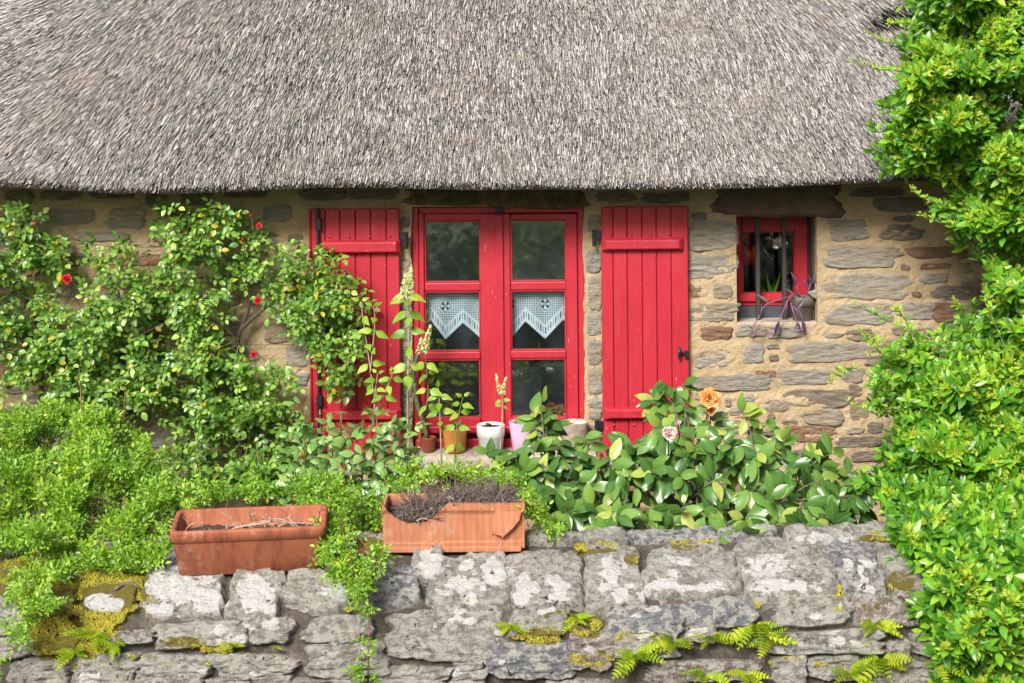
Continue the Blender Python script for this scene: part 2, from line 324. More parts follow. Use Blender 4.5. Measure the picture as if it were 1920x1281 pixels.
    M['leaf_hedge'] = leaf_mat('leaf_hedge', [(0, (.022, .10, .016)), (.35, (.07, .25, .022)), (.75, (.20, .44, .03)), (1, (.37, .57, .045))], .34, .26, .55, patch=1.2)
    M['leaf_young'] = leaf_mat('leaf_young', [(0, (.26, .44, .03)), (.6, (.42, .56, .05)), (1, (.55, .63, .09))], .4, .4, .45)
    M['leaf_lilac'] = leaf_mat('leaf_lilac', [(0, (.13, .30, .03)), (.5, (.24, .44, .04)), (1, (.40, .54, .07))], .4, .38, .45, (.30, .38, .12))
    M['leaf_camellia'] = leaf_mat('leaf_camellia', [(0, (.032, .10, .02)), (.4, (.078, .19, .036)), (.8, (.17, .31, .06)), (.92, (.30, .41, .08)), (1, (.48, .50, .13))], .29, .2, .5, (.20, .30, .07))
    M['leaf_bigrose'] = leaf_mat('leaf_bigrose', [(0, (.09, .23, .055)), (.5, (.20, .40, .095)), (.85, (.34, .50, .16)), (.92, (.20, .07, .03)), (1, (.24, .05, .035))], .33, .22, .6, (.24, .28, .14))
    M['leaf_fern'] = leaf_mat('leaf_fern', [(0, (.20, .36, .025)), (.5, (.36, .50, .03)), (1, (.54, .58, .045))], .5, .35, .4)
    M['leaf_purple'] = leaf_mat('leaf_purple', [(0, (.065, .03, .075)), (.6, (.12, .055, .13)), (1, (.13, .13, .07))], .45, .2, .4)
    M['stem_purple'] = simple('stem_purple', (.22, .08, .15), .5, .25, 40, .2, .002)
    M['succulent'] = leaf_mat('succulent', [(0, (.10, .12, .05)), (.6, (.22, .21, .11)), (1, (.30, .22, .16))], .55, .1, .3)
    M['leaf_tree'] = leaf_mat('leaf_tree', [(0, (.10, .18, .09)), (.5, (.25, .37, .20)), (1, (.45, .55, .36))], .4, .5, .5)
mk_materials()
# ------------------------------------------------------------------ ground
def struct(name, V, F, m):
    o = obj(name, V, F, m); o['kind'] = 'structure'; return o
struct('ground', [(-400, -400, -.46), (400, -400, -.46), (400, 400, -.46), (-400, 400, -.46)], [(0, 1, 2, 3)], M['ground'])
struct('reflection_meadow', [(-90, -120, -.452), (90, -120, -.452), (90, -9.7, -.452), (-90, -9.7, -.452)], [(0, 1, 2, 3)], M['grass'])  # unseen grassland, added to give the panes bright green to reflect
struct('lane', [(-60, -9.6, -.455), (60, -9.6, -.455), (60, -2.9, -.455), (-60, -2.9, -.455)], [(0, 1, 2, 3)], M['asphalt'])
gx, gy = np.meshgrid(np.linspace(-4.2, 4.2, 120), np.linspace(-1.55, .0, 30), indexing='ij')
gz = .42+.03*fbm(np.stack([gx*3, gy*3, gx*0], -1), 4)
gi = np.arange(120*30).reshape(120, 30)
struct('garden_bed', np.stack([gx, gy, gz], -1).reshape(-1, 3), np.stack([gi[:-1, :-1], gi[1:, :-1], gi[1:, 1:], gi[:-1, 1:]], -1).reshape(-1, 4), M['soil'])

# ------------------------------------------------------------------ cottage
cottage = thing('cottage', 'stone cottage with thatched roof and red painted shutters and windows', 'house', (0, 0, -.46))
OW = [P(771, 388, 0), P(1097, 846, 0)]; OS = [P(1380, 405, 0), P(1533, 608, 0)]
wx0, wx1, wz0, wz1 = OW[0][0], OW[1][0], OW[1][2], OW[0][2]
sx0, sx1, sz0, sz1 = OS[0][0], OS[1][0], OS[1][2], OS[0][2]
xs = np.unique(np.concatenate([np.linspace(-4, 4, 330), [wx0, wx1, sx0, sx1]])); zs = np.unique(np.concatenate([np.linspace(-.46, 2.56, 126), [wz0, wz1, sz0, sz1]]))
X, Z = np.meshgrid(xs, zs, indexing='ij')
def odist(X, Z):
    d = 9.
    for a, b, c, e in ((wx0, wx1, wz0, wz1), (sx0, sx1, sz0, sz1)):
        d = np.minimum(d, np.maximum(np.maximum(a-X, X-b), np.maximum(c-Z, Z-e)))
    return np.abs(d)
def wall_h(X, Z):
    p = np.stack([X*5, Z*9, X*0], -1)
    return (.007*fbm(p, 4)+.003*vnoise(p*9))*sstep(0, .03, odist(X, Z))
Yw = -wall_h(X, Z)
# uneven plaster edge round the openings
ed = np.exp(-(odist(X, Z)/.001)**2); ed[:, :] *= 1
jx = .006*vnoise(np.stack([X*0, Z*22, X*0+3], -1))*ed*(np.minimum(np.abs(X-wx0), np.abs(X-wx1)) < 1e-4)
V = np.stack([X+jx, Yw, Z], -1).reshape(-1, 3); gi = np.arange(len(V)).reshape(X.shape)
Q = np.stack([gi[:-1, :-1], gi[1:, :-1], gi[1:, 1:], gi[:-1, 1:]], -1).reshape(-1, 4)
cx = ((X[:-1, :-1]+X[1:, 1:])/2).ravel(); cz = ((Z[:-1, :-1]+Z[1:, 1:])/2).ravel()
ins = ((cx > wx0) & (cx < wx1) & (cz > wz0) & (cz < wz1)) | ((cx > sx0) & (cx < sx1) & (cz > sz0) & (cz < sz1))
Q = Q[~ins].tolist(); V = V.tolist()
def reveal(a, b, c, d, dep):
    k = len(V); n = 12
    loop = [(a+(b-a)*i/n, c) for i in range(n)]+[(b, c+(d-c)*i/n) for i in range(n)]+[(b-(b-a)*i/n, d) for i in range(n)]+[(a, d-(d-c)*i/n) for i in range(n)]
    for (x, z) in loop: V.append((x, 0, z)); V.append((x, dep, z))
    m = len(loop)
    for i in range(m): j = (i+1) % m; Q.append((k+2*i, k+2*i+1, k+2*j+1, k+2*j))
reveal(wx0, wx1, wz0, wz1, .26); reveal(sx0, sx1, sz0, sz1, .26)
k = len(V)                                                  # end and back walls
V += [(-4, 0, -.46), (-4, 5, -.46), (-4, 5, 2.56), (-4, 0, 2.56), (4, 0, -.46), (4, 5, -.46), (4, 5, 2.56), (4, 0, 2.56)]
Q += [(k, k+1, k+2, k+3), (k+4, k+5, k+6, k+7), (k+1, k+5, k+6, k+2)]
wall = obj('wall', V, Q, M['mortar'], cottage)
# room behind the windows
def room(x0, x1, z0, z1, y0, y1, holes):
    V, Q = [], []
    V += [(x0, y0, z0), (x1, y0, z0), (x1, y1, z0), (x0, y1, z0), (x0, y0, z1), (x1, y0, z1), (x1, y1, z1), (x0, y1, z1)]
    Q += [(0, 1, 2, 3), (4, 5, 6, 7), (1, 2, 6, 5), (2, 3, 7, 6), (3, 0, 4, 7)]
    xs = sorted({x0, x1, *[h[0] for h in holes], *[h[1] for h in holes]}); zz = sorted({z0, z1, *[h[2] for h in holes], *[h[3] for h in holes]})
    for i in range(len(xs)-1):
        for j in range(len(zz)-1):
            cx, cz = (xs[i]+xs[i+1])/2, (zz[j]+zz[j+1])/2
            if any(h[0] < cx < h[1] and h[2] < cz < h[3] for h in holes): continue
            k = len(V); V += [(xs[i], y0, zz[j]), (xs[i+1], y0, zz[j]), (xs[i+1], y0, zz[j+1]), (xs[i], y0, zz[j+1])]; Q.append((k, k+1, k+2, k+3))
    return V, Q
obj('room', *room(-1.9, 2.9, -.3, 2.6, .262, 3.4, [(wx0, wx1, wz0, wz1), (sx0, sx1, sz0, sz1)]), M['plaster_in'], cottage)

# stones of the wall, each with its own outline and relief
def stone_mesh(surf, u0, u1, v0, v1, H, nth, nr, seed, ex=4.0, sink=.012, rough=.006, edge=.8, grow=1.1):
    r_ = np.random.default_rng(seed)
    th = np.linspace(0, 2*math.pi, nth, endpoint=False); rr = np.concatenate([[0.0], np.linspace(.18, 1, nr)**.8])
    ca, sa = np.cos(th), np.sin(th); rad = (np.abs(ca)**ex+np.abs(sa)**ex)**(-1/ex)
    a, b = (u1-u0)/2*(1+(grow-1)*.6), (v1-v0)/2*grow; sk = r_.uniform(-.16, .16, 4); off = r_.uniform(0, 99, 3)
    rad = rad*(1+.13*vnoise(np.stack([ca*2.1+off[0], sa*2.1+off[1], ca*0+off[2]], -1))+.08*vnoise(np.stack([ca*6+off[0], sa*6+off[1], ca*0], -1))+.04*vnoise(np.stack([ca*14+off[0], sa*14+off[1], ca*0], -1)))
    U = rr[:, None]*(rad*ca)[None]; W = rr[:, None]*(rad*sa)[None]
    U2 = U+sk[0]*W*.6+sk[1]*U*W*.5; W2 = W*(1+sk[2]*U)+sk[3]*.5*U*U-.15*sk[3]
    uu = (u0+u1)/2+U2*a; vv = (v0+v1)/2+W2*b
    pos, nor = surf(uu, vv)
    dome = 1-sstep(edge, 1.0, rr)[:, None]
    h = -sink+(H+sink)*dome+rough*fbm(np.stack([pos[..., 0]*18, pos[..., 1]*18, pos[..., 2]*55], -1)+off, 4)*(dome*.8+.2)+.6*H*(sk[0]*U+sk[1]*W)*dome
    p = pos+nor*h[..., None]
    Vv = np.concatenate([p[0, :1], p[1:].reshape(-1, 3)]); Fv = []
    for k in range(nth): Fv.append((0, 1+k, 1+(k+1) % nth))
    for i in range(nr-1):
        o0, o1 = 1+i*nth, 1+(i+1)*nth
        for k in range(nth): Fv += [(o0+k, o1+k, o1+(k+1) % nth, o0+(k+1) % nth)]
    return Vv, Fv
def house_surf(u, v): return np.stack([u, 0*u, v], -1), np.broadcast_to(np.array([0, -1., 0]), u.shape+(3,))
G, RU, DK = 'stone_grey', 'stone_rust', 'stone_dark'
HS = [(1292,419,1381,468,G),(1292,481,1381,520,G),(1293,531,1314,560,RU),(1339,533,1379,558,G),(1293,570,1381,600,G),(1315,614,1376,637,RU),(1307,657,1377,687,G),(1394,647,1431,679,G),(1481,644,1629,677,G),(1300,704,1438,731,G),(1448,694,1565,721,G),(1417,695,1453,706,RU),(1470,733,1592,762,DK),(1537,412,1626,449,G),(1654,422,1733,449,DK),(1533,464,1678,501,G),(1704,464,1810,485,RU),(1532,516,1704,558,G),(1726,494,1782,504,RU),(1726,514,1773,531,G),(1748,536,1844,560,DK),(1535,571,1672,607,G),(1693,570,1750,598,G),(1751,572,1805,602,RU),(1585,618,1637,637,DK),(1381,610,1438,630,G),(1441,612,1512,632,G),(1672,612,1703,628,DK),(1625,668,1683,686,DK),(1582,694,1617,716,G),(1592,722,1615,743,DK),(1655,638,1712,653,DK),(1594,751,1628,788,DK),(1431,751,1475,772,G),(1370,766,1422,777,G),(1503,769,1581,796,G),(1484,800,1569,826,RU),(1572,819,1647,837,DK),(1625,792,1656,811,DK),(1598,847,1647,864,DK),(1653,842,1680,866,DK),(1575,958,1614,975,G),(1640,372,1730,396,DK),(1745,382,1850,408,RU),(1600,352,1690,368,DK),(1297,398,1325,413,DK),
(94,394,174,419,G),(205,390,272,426,G),(144,436,240,451,G),(273,367,315,387,DK),(-20,407,25,422,G),(493,385,544,414,G),(483,436,523,457,G),(540,441,568,459,DK),(278,446,332,463,RU),(319,399,362,419,RU),(500,609,572,639,DK),(537,645,577,686,G),(544,702,577,723,G),(419,605,450,628,DK),(117,528,152,555,G),(10,716,47,738,G),(49,733,112,755,G),(80,354,150,374,DK),(340,362,402,385,DK),(563,355,647,374,DK),(420,352,500,370,DK),(170,355,250,372,DK),(10,360,60,380,DK),
(754,485,769,507,G),(754,520,770,545,G),(754,560,770,596,G),(754,612,771,640,G),(755,655,771,690,G),(755,705,772,742,G),(755,752,772,785,G),(752,408,768,425,DK),
(1102,405,1125,432,G),(1101,470,1127,508,G),(1103,521,1128,575,G),(1102,585,1128,626,G),(1103,640,1129,680,G),(1104,692,1130,735,G),(1104,748,1130,784,G),(1105,800,1131,830,G),(1120,358,1190,378,DK),(1205,362,1290,380,DK),(660,352,745,372,DK)]
used = [(750, 340, 1135, 870), (575, 385, 755, 860), (1125, 385, 1297, 860), (1330, 340, 1580, 612)]+[h[:4] for h in HS]
yy = 395
while yy < 1010:                                           # the remaining courses, mostly behind the plants
    h = random.uniform(18, 34); x = random.uniform(-330, -280)
    while x < 2230:
        wd = random.uniform(40, 130); r0 = (x, yy, x+wd, yy+h*random.uniform(.75, 1))
        if not any(r0[0] < u[2]+9 and r0[2] > u[0]-9 and r0[1] < u[3]+8 and r0[3] > u[1]-8 for u in used) and (r0[0] < 575 or r0[1] > 860 or r0[0] > 1620):
            HS.append((*r0, random.choice([G, G, G, DK, RU]))); used.append(r0)
        x += wd+random.uniform(14, 34)
    yy += h+random.uniform(9, 15)
for k in range(2600):                                       # small packing stones in the wide joints at the right
    x = random.uniform(1296, 1870); y = random.uniform(398, 880); wd = random.uniform(14, 46); h = random.uniform(7, 15); r0 = (x, y, x+wd, y+h)
    if not any(r0[0] < u[2]+5 and r0[2] > u[0]-5 and r0[1] < u[3]+4 and r0[3] > u[1]-4 for u in used):
        HS.append((*r0, random.choice([G, G, DK, RU]))); used.append(r0)
for i, (x0, y0, x1, y1, m) in enumerate(HS):
    if 1370 < x1 < 1385: x1 -= 7
    if 1528 < x0 < 1540: x0 += 19
    a = P(x0, y1, 0); b = P(x1, y0, 0); big = (x1-x0) > 40
    V, F = stone_mesh(house_surf, a[0], b[0], a[2], b[2], random.uniform(.004, .011), 64 if big else 36, 12 if big else 7, 100+i, random.uniform(3, 7), .014, .007, .84, 1.30)
    obj('stone', V, F, M[m], wall, True)
# lintels: mossy beam over the window, brown slab over the little window
V, F = stone_mesh(house_surf, P(752, 370, 0)[0], P(1112, 370, 0)[0], P(930, 387, 0)[2], P(930, 325, 0)[2], .02, 60, 9, 3, 9, .012, .009); obj('lintel', V, F, M['lintel_moss'], wall, True)
V, F = stone_mesh(house_surf, P(1335, 370, 0)[0], P(1579, 370, 0)[0], P(1457, 404, 0)[2], P(1457, 340, 0)[2], .03, 60, 9, 4, 9, .012, .005); obj('lintel', V, F, M['lintel_brown'], wall, True)
# stone sill under the window
a, b = P(757, 858, -.14), P(1118, 858, -.14); gx, gy = np.meshgrid(np.linspace(a[0], b[0], 70), np.linspace(0, 1, 26), indexing='ij')
prof = np.array([(0.03, .012), (-.11, 0.0), (-.135, -.006), (-.15, -.02), (-.155, -.05), (-.15, -.085), (-.12, -.10), (.0, -.105)]); pt = np.linspace(0, 1, len(prof))
SZ = P(930, 848, -.08)[2]
Yp = np.interp(gy, pt, prof[:, 0]); Zp = SZ+np.interp(gy, pt, prof[:, 1]); nn = fbm(np.stack([gx*9, Yp*9, Zp*14], -1), 4)
front = (gy > .2) & (gy < .9); Yp = Yp-.012*nn*front+.012*np.sin(gx*7)*front; Zp = Zp+.004*nn*(gy > .12)
gi = np.arange(70*26).reshape(70, 26)
obj('window_sill', np.stack([gx, Yp, Zp], -1).reshape(-1, 3), np.stack([gi[:-1, :-1], gi[1:, :-1], gi[1:, 1:], gi[:-1, 1:]], -1).reshape(-1, 4), M['sill_stone'], wall, True)
# training wires for the rose
for (x0, y0, x1, y1) in ((120, 455, 330, 463), (88, 553, 330, 562), (-60, 640, 560, 646)):
    n = 14; t = np.linspace(0, 1, n); p = PA(x0+(x1-x0)*t, y0+(y1-y0)*t+4*np.sin(t*math.pi), -.035)
    obj('wire', *tube(p, .0014, 4), M['wire'], wall)

# ---- main window
WY = .02
window = obj('window', *join([pbox(771, 388, 786, 822, WY, WY+.07, .004), pbox(1084, 388, 1098, 822, WY, WY+.07, .004), pbox(786.3, 388, 1083.7, 400, WY, WY+.07, .004), pbox(786.3, 817, 1083.7, 822, WY+.02, WY+.07, .002)]), M['red'], cottage)
obj('window_board', *pbox(779, 823, 1092, 846, WY-.028, WY+.06, .006, 2), M['red'], window)
for (xa, xb, pa, pb, dy) in ((786.8, 936, 796, 901.5, 0), (938, 1083.2, 957.5, 1062, -2)):
    rows = [(414+dy, 530.5+dy), (546+dy, 660+dy), (674+dy, 785+dy)]
    cy = WY-.012
    obj('casement', *join([pbox(xa, 401, pa, 815, cy, cy+.045, .003), pbox(pb, 401, xb, 815, cy, cy+.045, .003), pbox(pa+.2, 401, pb-.2, rows[0][0], cy, cy+.045, .003), pbox(pa+.2, 785+dy, pb-.2, 815, cy, cy+.045, .003)]), M['red'], window)
    obj('drip_rail', *pbox(xa+2, 799, xb-1, 813, cy-.028, cy+.002, .009, 2), M['red'], window)
    for (y0, y1) in ((rows[0][1], rows[1][0]), (rows[1][1], rows[2][0])):
        obj('glazing_bar', *pbox(pa+.2, y0, pb-.2, y1, cy+.004, cy+.04, .006, 2), M['red'], window)
    for (y0, y1) in rows:
        e = 1.2; m4 = []
        for q in ((pa+.1, y0, pa+3, y1), (pb-3, y0, pb-.1, y1), (pa+3.1, y0, pb-3.1, y0+3), (pa+3.1, y1-3, pb-3.1, y1)): m4.append(pbox(*q, cy+.010, cy+.03, .002))
        obj('bead', *join(m4), M['red'], window)
        a = P(pa-2, y1+2, cy+.028); b2 = P(pb+2, y0-2, cy+.028)
        obj('pane', *box(a[0], b2[0], cy+.026, cy+.03, a[2], b2[2]), M['glass'], window)
obj('cover_strip', *pbox(929, 401, 945, 815, WY-.024, WY-.0125, .004), M['red'], window)
obj('window_bolt', *join([pbox(929, 388, 942, 398, WY-.03, WY-.004, .003), pbox(933, 396, 938, 404, WY-.036, WY-.026, .002)]), M['iron'], window)

# ---- little window with iron bars
LY = .2
def pb2(x0, y0, x1, y1, Y0, Y1, bev=.003): return pbox(x0, y0, x1, y1, Y0, Y1, bev)
little = obj('window', *join([pb2(1366, 400, 1391, 573, LY, LY+.06), pb2(1491, 400, 1521, 573, LY, LY+.06), pb2(1391.2, 400, 1490.8, 436, LY, LY+.06), pb2(1391.2, 549, 1490.8, 573, LY, LY+.06)]), M['red'], cottage); little['label'] = 'little red framed window behind iron bars'
obj('bead', *join([pb2(1391.1, 436.1, 1394, 548.9, LY+.012, LY+.04, .002), pb2(1488, 436.1, 1490.9, 548.9, LY+.012, LY+.04, .002)]), M['red'], little)
obj('drip_rail', *pb2(1369, 552, 1512, 566, LY-.02, LY+.002, .006), M['red'], little)
a = P(1389, 551, LY+.03); b2 = P(1493, 434, LY+.03); obj('pane', *box(a[0], b2[0], LY+.028, LY+.032, a[2], b2[2]), M['glass_clear'], little)
obj('slate_panel', *pb2(1366, 574, 1521, 606, LY-.005, LY+.06), M['slate'], little)
for x in (1421.5, 1471): obj('bar', *pb2(x-4, 396, x+4, 606, .10, .124, .003), M['barsteel'], little)
a = P(1380, 608, 0); obj('inner_sill', *box(sx0+.002, sx1-.002, .003, .26, sz0-.01, sz0+.012, .003), M['sill_stone'], little)
obj('side_board', *box(sx1-.014, sx1-.002, .06, .2, sz0+.013, sz1-.004, .002), M['barsteel'], little)

# ---- shutters
def shutter(name, label, xb, y0, y1, bat, studs, Yf):
    sh = obj(name, *pbox(xb[0]+3, y0+4, xb[-1]-3, y1-4, Yf+.020, Yf+.026), M['red'], cottage); sh['label'] = label
    for a, b in zip(xb[:-1], xb[1:]):
        obj('plank', *pbox(a+.35, y0+random.uniform(-.5, .8), b-.35, y1+random.uniform(-1, 1), Yf, Yf+.0195, .0048), M['red'], sh)
    for (bx0, bx1, by0, by1) in bat:
        V, F = pbox(bx0, by0, bx1, by1, Yf-.034, Yf-.0005); c = V.mean(0); hw = (V[:, 0].max()-V[:, 0].min())/2; hz = (V[:, 2].max()-V[:, 2].min())/2
        x0, x1, z0, z1 = c[0]-hw, c[0]+hw, c[2]-hz, c[2]+hz; ch = .024; yb = Yf-.0006; yf = Yf-.036
        V = [(x0, yb, z0), (x1, yb, z0), (x1, yb, z1), (x0, yb, z1), (x0, yf+.022, z0), (x1, yf+.022, z0), (x1, yf+.022, z1), (x0, yf+.022, z1), (x0+ch, yf, z0+.012), (x1-ch, yf, z0+.012), (x1-ch, yf, z1-.012), (x0+ch, yf, z1-.012)]
        F = [(0, 1, 5, 4), (1, 2, 6, 5), (2, 3, 7, 6), (3, 0, 4, 7), (4, 5, 9, 8), (5, 6, 10, 9), (6, 7, 11, 10), (7, 4, 8, 11), (8, 9, 10, 11)]
        bm = bmesh.new(); vs_ = [bm.verts.new(v) for v in V]; [bm.faces.new([vs_[i] for i in f]) for f in F]; bmesh.ops.recalc_face_normals(bm, faces=bm.faces[:]); bmesh.ops.bevel(bm, geom=[e for e in bm.edges if min(v.co.y for v in e.verts) < yb-.001], offset=.004, segments=2, affect='EDGES', profile=.5); bm.verts.index_update()
        obj('batten', np.array([v.co[:] for v in bm.verts]), [tuple(v.index for v in f.verts) for f in bm.faces], M['red'], sh, False); bm.free()
    for (x, y) in studs:
        c = P(x, y, Yf); pr = [(.0095, 0), (.0085, .003), (.006, .0055), (.002, .0068), (.0003, .007)]
        V, F = lathe(pr, (0, 0, 0), 12); V = np.stack([V[:, 0]+c[0], c[1]-V[:, 2]+.0005, V[:, 1]+c[2]], -1); obj('stud', V, F, M['red'], sh, True)
    return sh
def hinge(sh, x0, x1, y0, y1, pin, Yf):
    obj('hinge', *join([pbox(x0, y0, x1, y0+15, Yf-.006, Yf+.012, .003), (lambda p: tube([P(p, y0-2, Yf), P(p, y1, Yf)], .0105, 12))(pin)]), M['iron'], sh)
SY = -.055
s1 = shutter('shutter', 'red board shutter half covered by the climbing rose', [580, 585, 611, 639, 668, 696.5, 726, 750.5], 391, 850, [(602, 750.5, 451, 477), (603, 752, 768, 791)], [(617, 444), (655, 445), (693, 444), (731, 443), (617, 800), (655, 799), (693, 799), (731, 798)], SY)
hinge(s1, 750, 765, 437, 467, 761, SY); hinge(s1, 751, 767, 790, 818, 763, SY)
obj('bolt_bar', *tube([P(596, 390, SY-.018), P(597.5, 640, SY-.018), P(599, 838, SY-.018)], .0085, 10), M['iron'], s1)
obj('bolt_guide', *pbox(591, 408, 602, 432, SY-.03, SY-.001, .003), M['iron'], s1); obj('bolt_guide', *pbox(593, 742, 604, 762, SY-.03, SY-.001, .003), M['iron'], s1)
obj('bolt_handle', *tube(spline([P(598, 666, SY-.024), P(606, 670, SY-.04), P(622, 676, SY-.045)], 8), [.007, .008, .008, .007, .007, .008, .009, .006], 8), M['iron'], s1)
s2 = shutter('shutter', 'red board shutter beside the sandy stone wall with a small black latch', [1128.5, 1151, 1177.5, 1205.5, 1232.5, 1260, 1292], 387, 849, [(1129, 1282, 447, 471), (1133, 1284, 765, 788)], [(1146, 440), (1184, 440), (1219, 440), (1255, 439), (1151, 797), (1189, 797), (1226, 796), (1262, 796)], SY)
hinge(s2, 1110, 1128, 433, 462, 1114, SY); hinge(s2, 1115, 1132, 790, 818, 1120, SY)
obj('latch', *join([tube([P(1273.5, 650, SY-.022), P(1274, 660, SY-.03), P(1274, 674, SY-.022)], [.006, .009, .006], 10), pbox(1276, 659, 1285, 665, SY-.02, SY-.006, .002), pbox(1284, 658, 1291, 672, SY-.022, SY-.001, .003)]), M['iron'], s2)

# ---- thatched roof
EPX = np.array([-400, 0, 100, 210, 330, 450, 600, 750, 900, 1000, 1150, 1280, 1450, 1550, 1690, 2300.]); EPY = np.array([338, 338, 344, 351, 351, 347, 340, 341, 345, 343, 345, 344, 340, 335, 328, 322.])
EY = -.42; RS = R(49); eX = np.array([P(a, b, EY)[0] for a, b in zip(EPX, EPY)]); eZ = np.array([P(a, b, EY)[2] for a, b in zip(EPX, EPY)])
dn = np.array([0, -math.cos(RS), -math.sin(RS)]); nr_ = np.array([0, -math.sin(RS), math.cos(RS)])
lipx, lipy = P(1585, 52, .6)[0], 1.06
def roof_pt(x, t, h):
    b = .018*fbm(np.stack([x*1.1, t*1.3, x*0], -1), 3)*sstep(0, .3, t)
    lip = .16*sstep(lipx-.02, lipx+.16, x)*sstep(lipy, lipy+.05, t+.12*(x-lipx-.25)**2*4)*(1-.0*t)
    ze = np.interp(x, eX, eZ); sag = -.03*np.exp(-t/.12)
    return np.stack([x, EY-dn[1]*0+t*math.cos(RS)+nr_[1]*(h+b+lip+sag), ze+t*math.sin(RS)+nr_[2]*(h+b+lip+sag)], -1)
gx, gt = np.meshgrid(np.linspace(-4.25, 4.25, 200), np.concatenate([np.linspace(0.0, 1.7, 60), [2.4, 3.2, 4.0]]), indexing='ij'); nT = gt.shape[1]
V = roof_pt(gx, gt, -.024).reshape(-1, 3).tolist(); gi = np.arange(200*nT).reshape(200, nT)
Q = np.stack([gi[:-1, :-1], gi[1:, :-1], gi[1:, 1:], gi[:-1, 1:]], -1).reshape(-1, 4).tolist(); k = len(V)
xs = gx[:, 0]; ze = np.interp(xs, eX, eZ); rz = V[gi[0, -1]][2]; ry = V[gi[0, -1]][1]
for x, z in zip(xs, ze): V += [(x, EY+.03, z-.012), (x, .04, z+.05), (x, 2*ry+.3, 2.4), ]
for i in range(199):
    a, b = k+3*i, k+3*i+3
    Q += [(int(gi[i, 0]), int(gi[i+1, 0]), b, a), (a, b, b+1, a+1), (int(gi[i, -1]), int(gi[i+1, -1]), b+2, a+2)]
roof = obj('roof', V, Q, M['thatch'], cottage)
def reeds(n, x0, x1, t0, t1, hlo, hhi, Lr, pit, fringe=False, seed=1):
    g = np.random.default_rng(seed); x = g.uniform(x0, x1, n); t = g.uniform(t0, t1, n)
    if fringe: t = t0+(t1-t0)*g.random(n)**1.3
    pxx, _ = proj(roof_pt(x, t, 0)); q = np.clip(t/1.3, 0, 1)
    hh_ = g.uniform(hlo, hhi, n); t = t+np.clip(-hh_-.02, 0, 1)*.9
    phi = np.interp(pxx, [-300, 0, 150, 300, 500, 960, 1200, 1350, 1650, 2200], [60, 52, 34, 19, 8, 1, -5, -11, -20, -26])
    phi = R(1)*(phi*(.45+.65*q)+7*vnoise(np.stack([x*3, t*4, x*0], -1))+g.normal(0, 5.5, n)); L = g.uniform(*Lr, n)
    p0 = roof_pt(x, t, hh_+.006*vnoise(np.stack([x*14, t*9, x*0+5], -1)))
    pt_ = np.abs(g.normal(pit, pit*.5, n)); d = dn[None]*np.cos(phi)[:, None]+np.array([1., 0, 0])[None]*(-np.sin(phi))[:, None]
    d = norm(d*np.cos(pt_)[:, None]+nr_[None]*np.sin(pt_)[:, None]); s = norm(np.cross(d, nr_[None])); u = np.cross(s, d)
    w_ = g.uniform(.0014, .0029, n); A = p0-d*(L*.5)[:, None]; B = p0+d*(L*.5)[:, None]; out = []
    for c in (A, B):
        for k in range(3):
            th = k*math.pi/2; out.append(c+(s*math.cos(th)+u*math.sin(th))*w_[:, None])
    Vr = np.stack(out, 1).reshape(-1, 3); base = (np.arange(n)*6)[:, None]
    tri = np.array([[0, 1, 4], [0, 4, 3], [1, 2, 5], [1, 5, 4], [3, 4, 5]])
    return Vr, (base[:, :, None]+tri[None]).reshape(-1, 3)
A = [reeds(290000, -3.2, 4.1, .05, 1.62, -.02, .012, (.035, .08), .12, seed=1), reeds(24000, -3.3, 4.1, .045, .12, -.05, .008, (.07, .12), .05, True, 2), reeds(9500, -3.3, 4.1, .05, .09, -.16, -.04, (.06, .10), .03, True, 3)]
Vr = np.concatenate([a[0] for a in A]); offs = np.cumsum([0]+[len(a[0]) for a in A[:-1]]); Fr = np.concatenate([a[1]+o for a, o in zip(A, offs)])
obj('reed_thatch', Vr, Fr, M['reed'], roof, kind='stuff')
# ------------------------------------------------------------------ garden wall
PR = spline([(-2.17, -.46), (-2.155, 0), (-2.14, .4), (-2.115, .58), (-2.06, .68), (-1.97, .74), (-1.85, .788), (-1.7, .828), (-1.52, .862), (-1.44, .85), (-1.41, .75), (-1.40, .3)], 240)
sl = np.concatenate([[0], np.cumsum(np.linalg.norm(np.diff(PR, axis=0), axis=1))]); SMAX = sl[-1]
def gsurf(u, s):
    u = np.asarray(u, float); s = np.asarray(s, float)
    def f(s_): return np.interp(s_, sl, PR[:, 0]), np.interp(s_, sl, PR[:, 1])
    Y, z = f(s); Ya, za = f(s-.02); Yb, zb = f(s+.02); T = norm(np.stack([0*u, Yb-Ya, zb-za], -1)); n = np.cross(T, np.broadcast_to(np.array([1., 0, 0]), T.shape))
    n = n*np.where(n[..., 1:2]*1+n[..., 2:3]*.3 > 0, -1, 1) if False else np.stack([0*u, -(zb-za), (Yb-Ya)], -1)
    return np.stack([u+0*s, Y, z+.013*u*sstep(.2, .7, z)], -1), norm(n)
def px2gw(px, py):
    ray = PA(px, py, PR[:, 0]); d = ray[:, 2]-(PR[:, 1]+.013*ray[:, 0]*sstep(.2, .7, PR[:, 1])); i = np.argmax(d < 0)
    if d[i] >= 0: i = 200
    return ray[i, 0], sl[i]
gw = thing('garden_wall', 'low garden wall of lichen covered stones with mossy joints', 'wall', (0, -1.8, -.46))
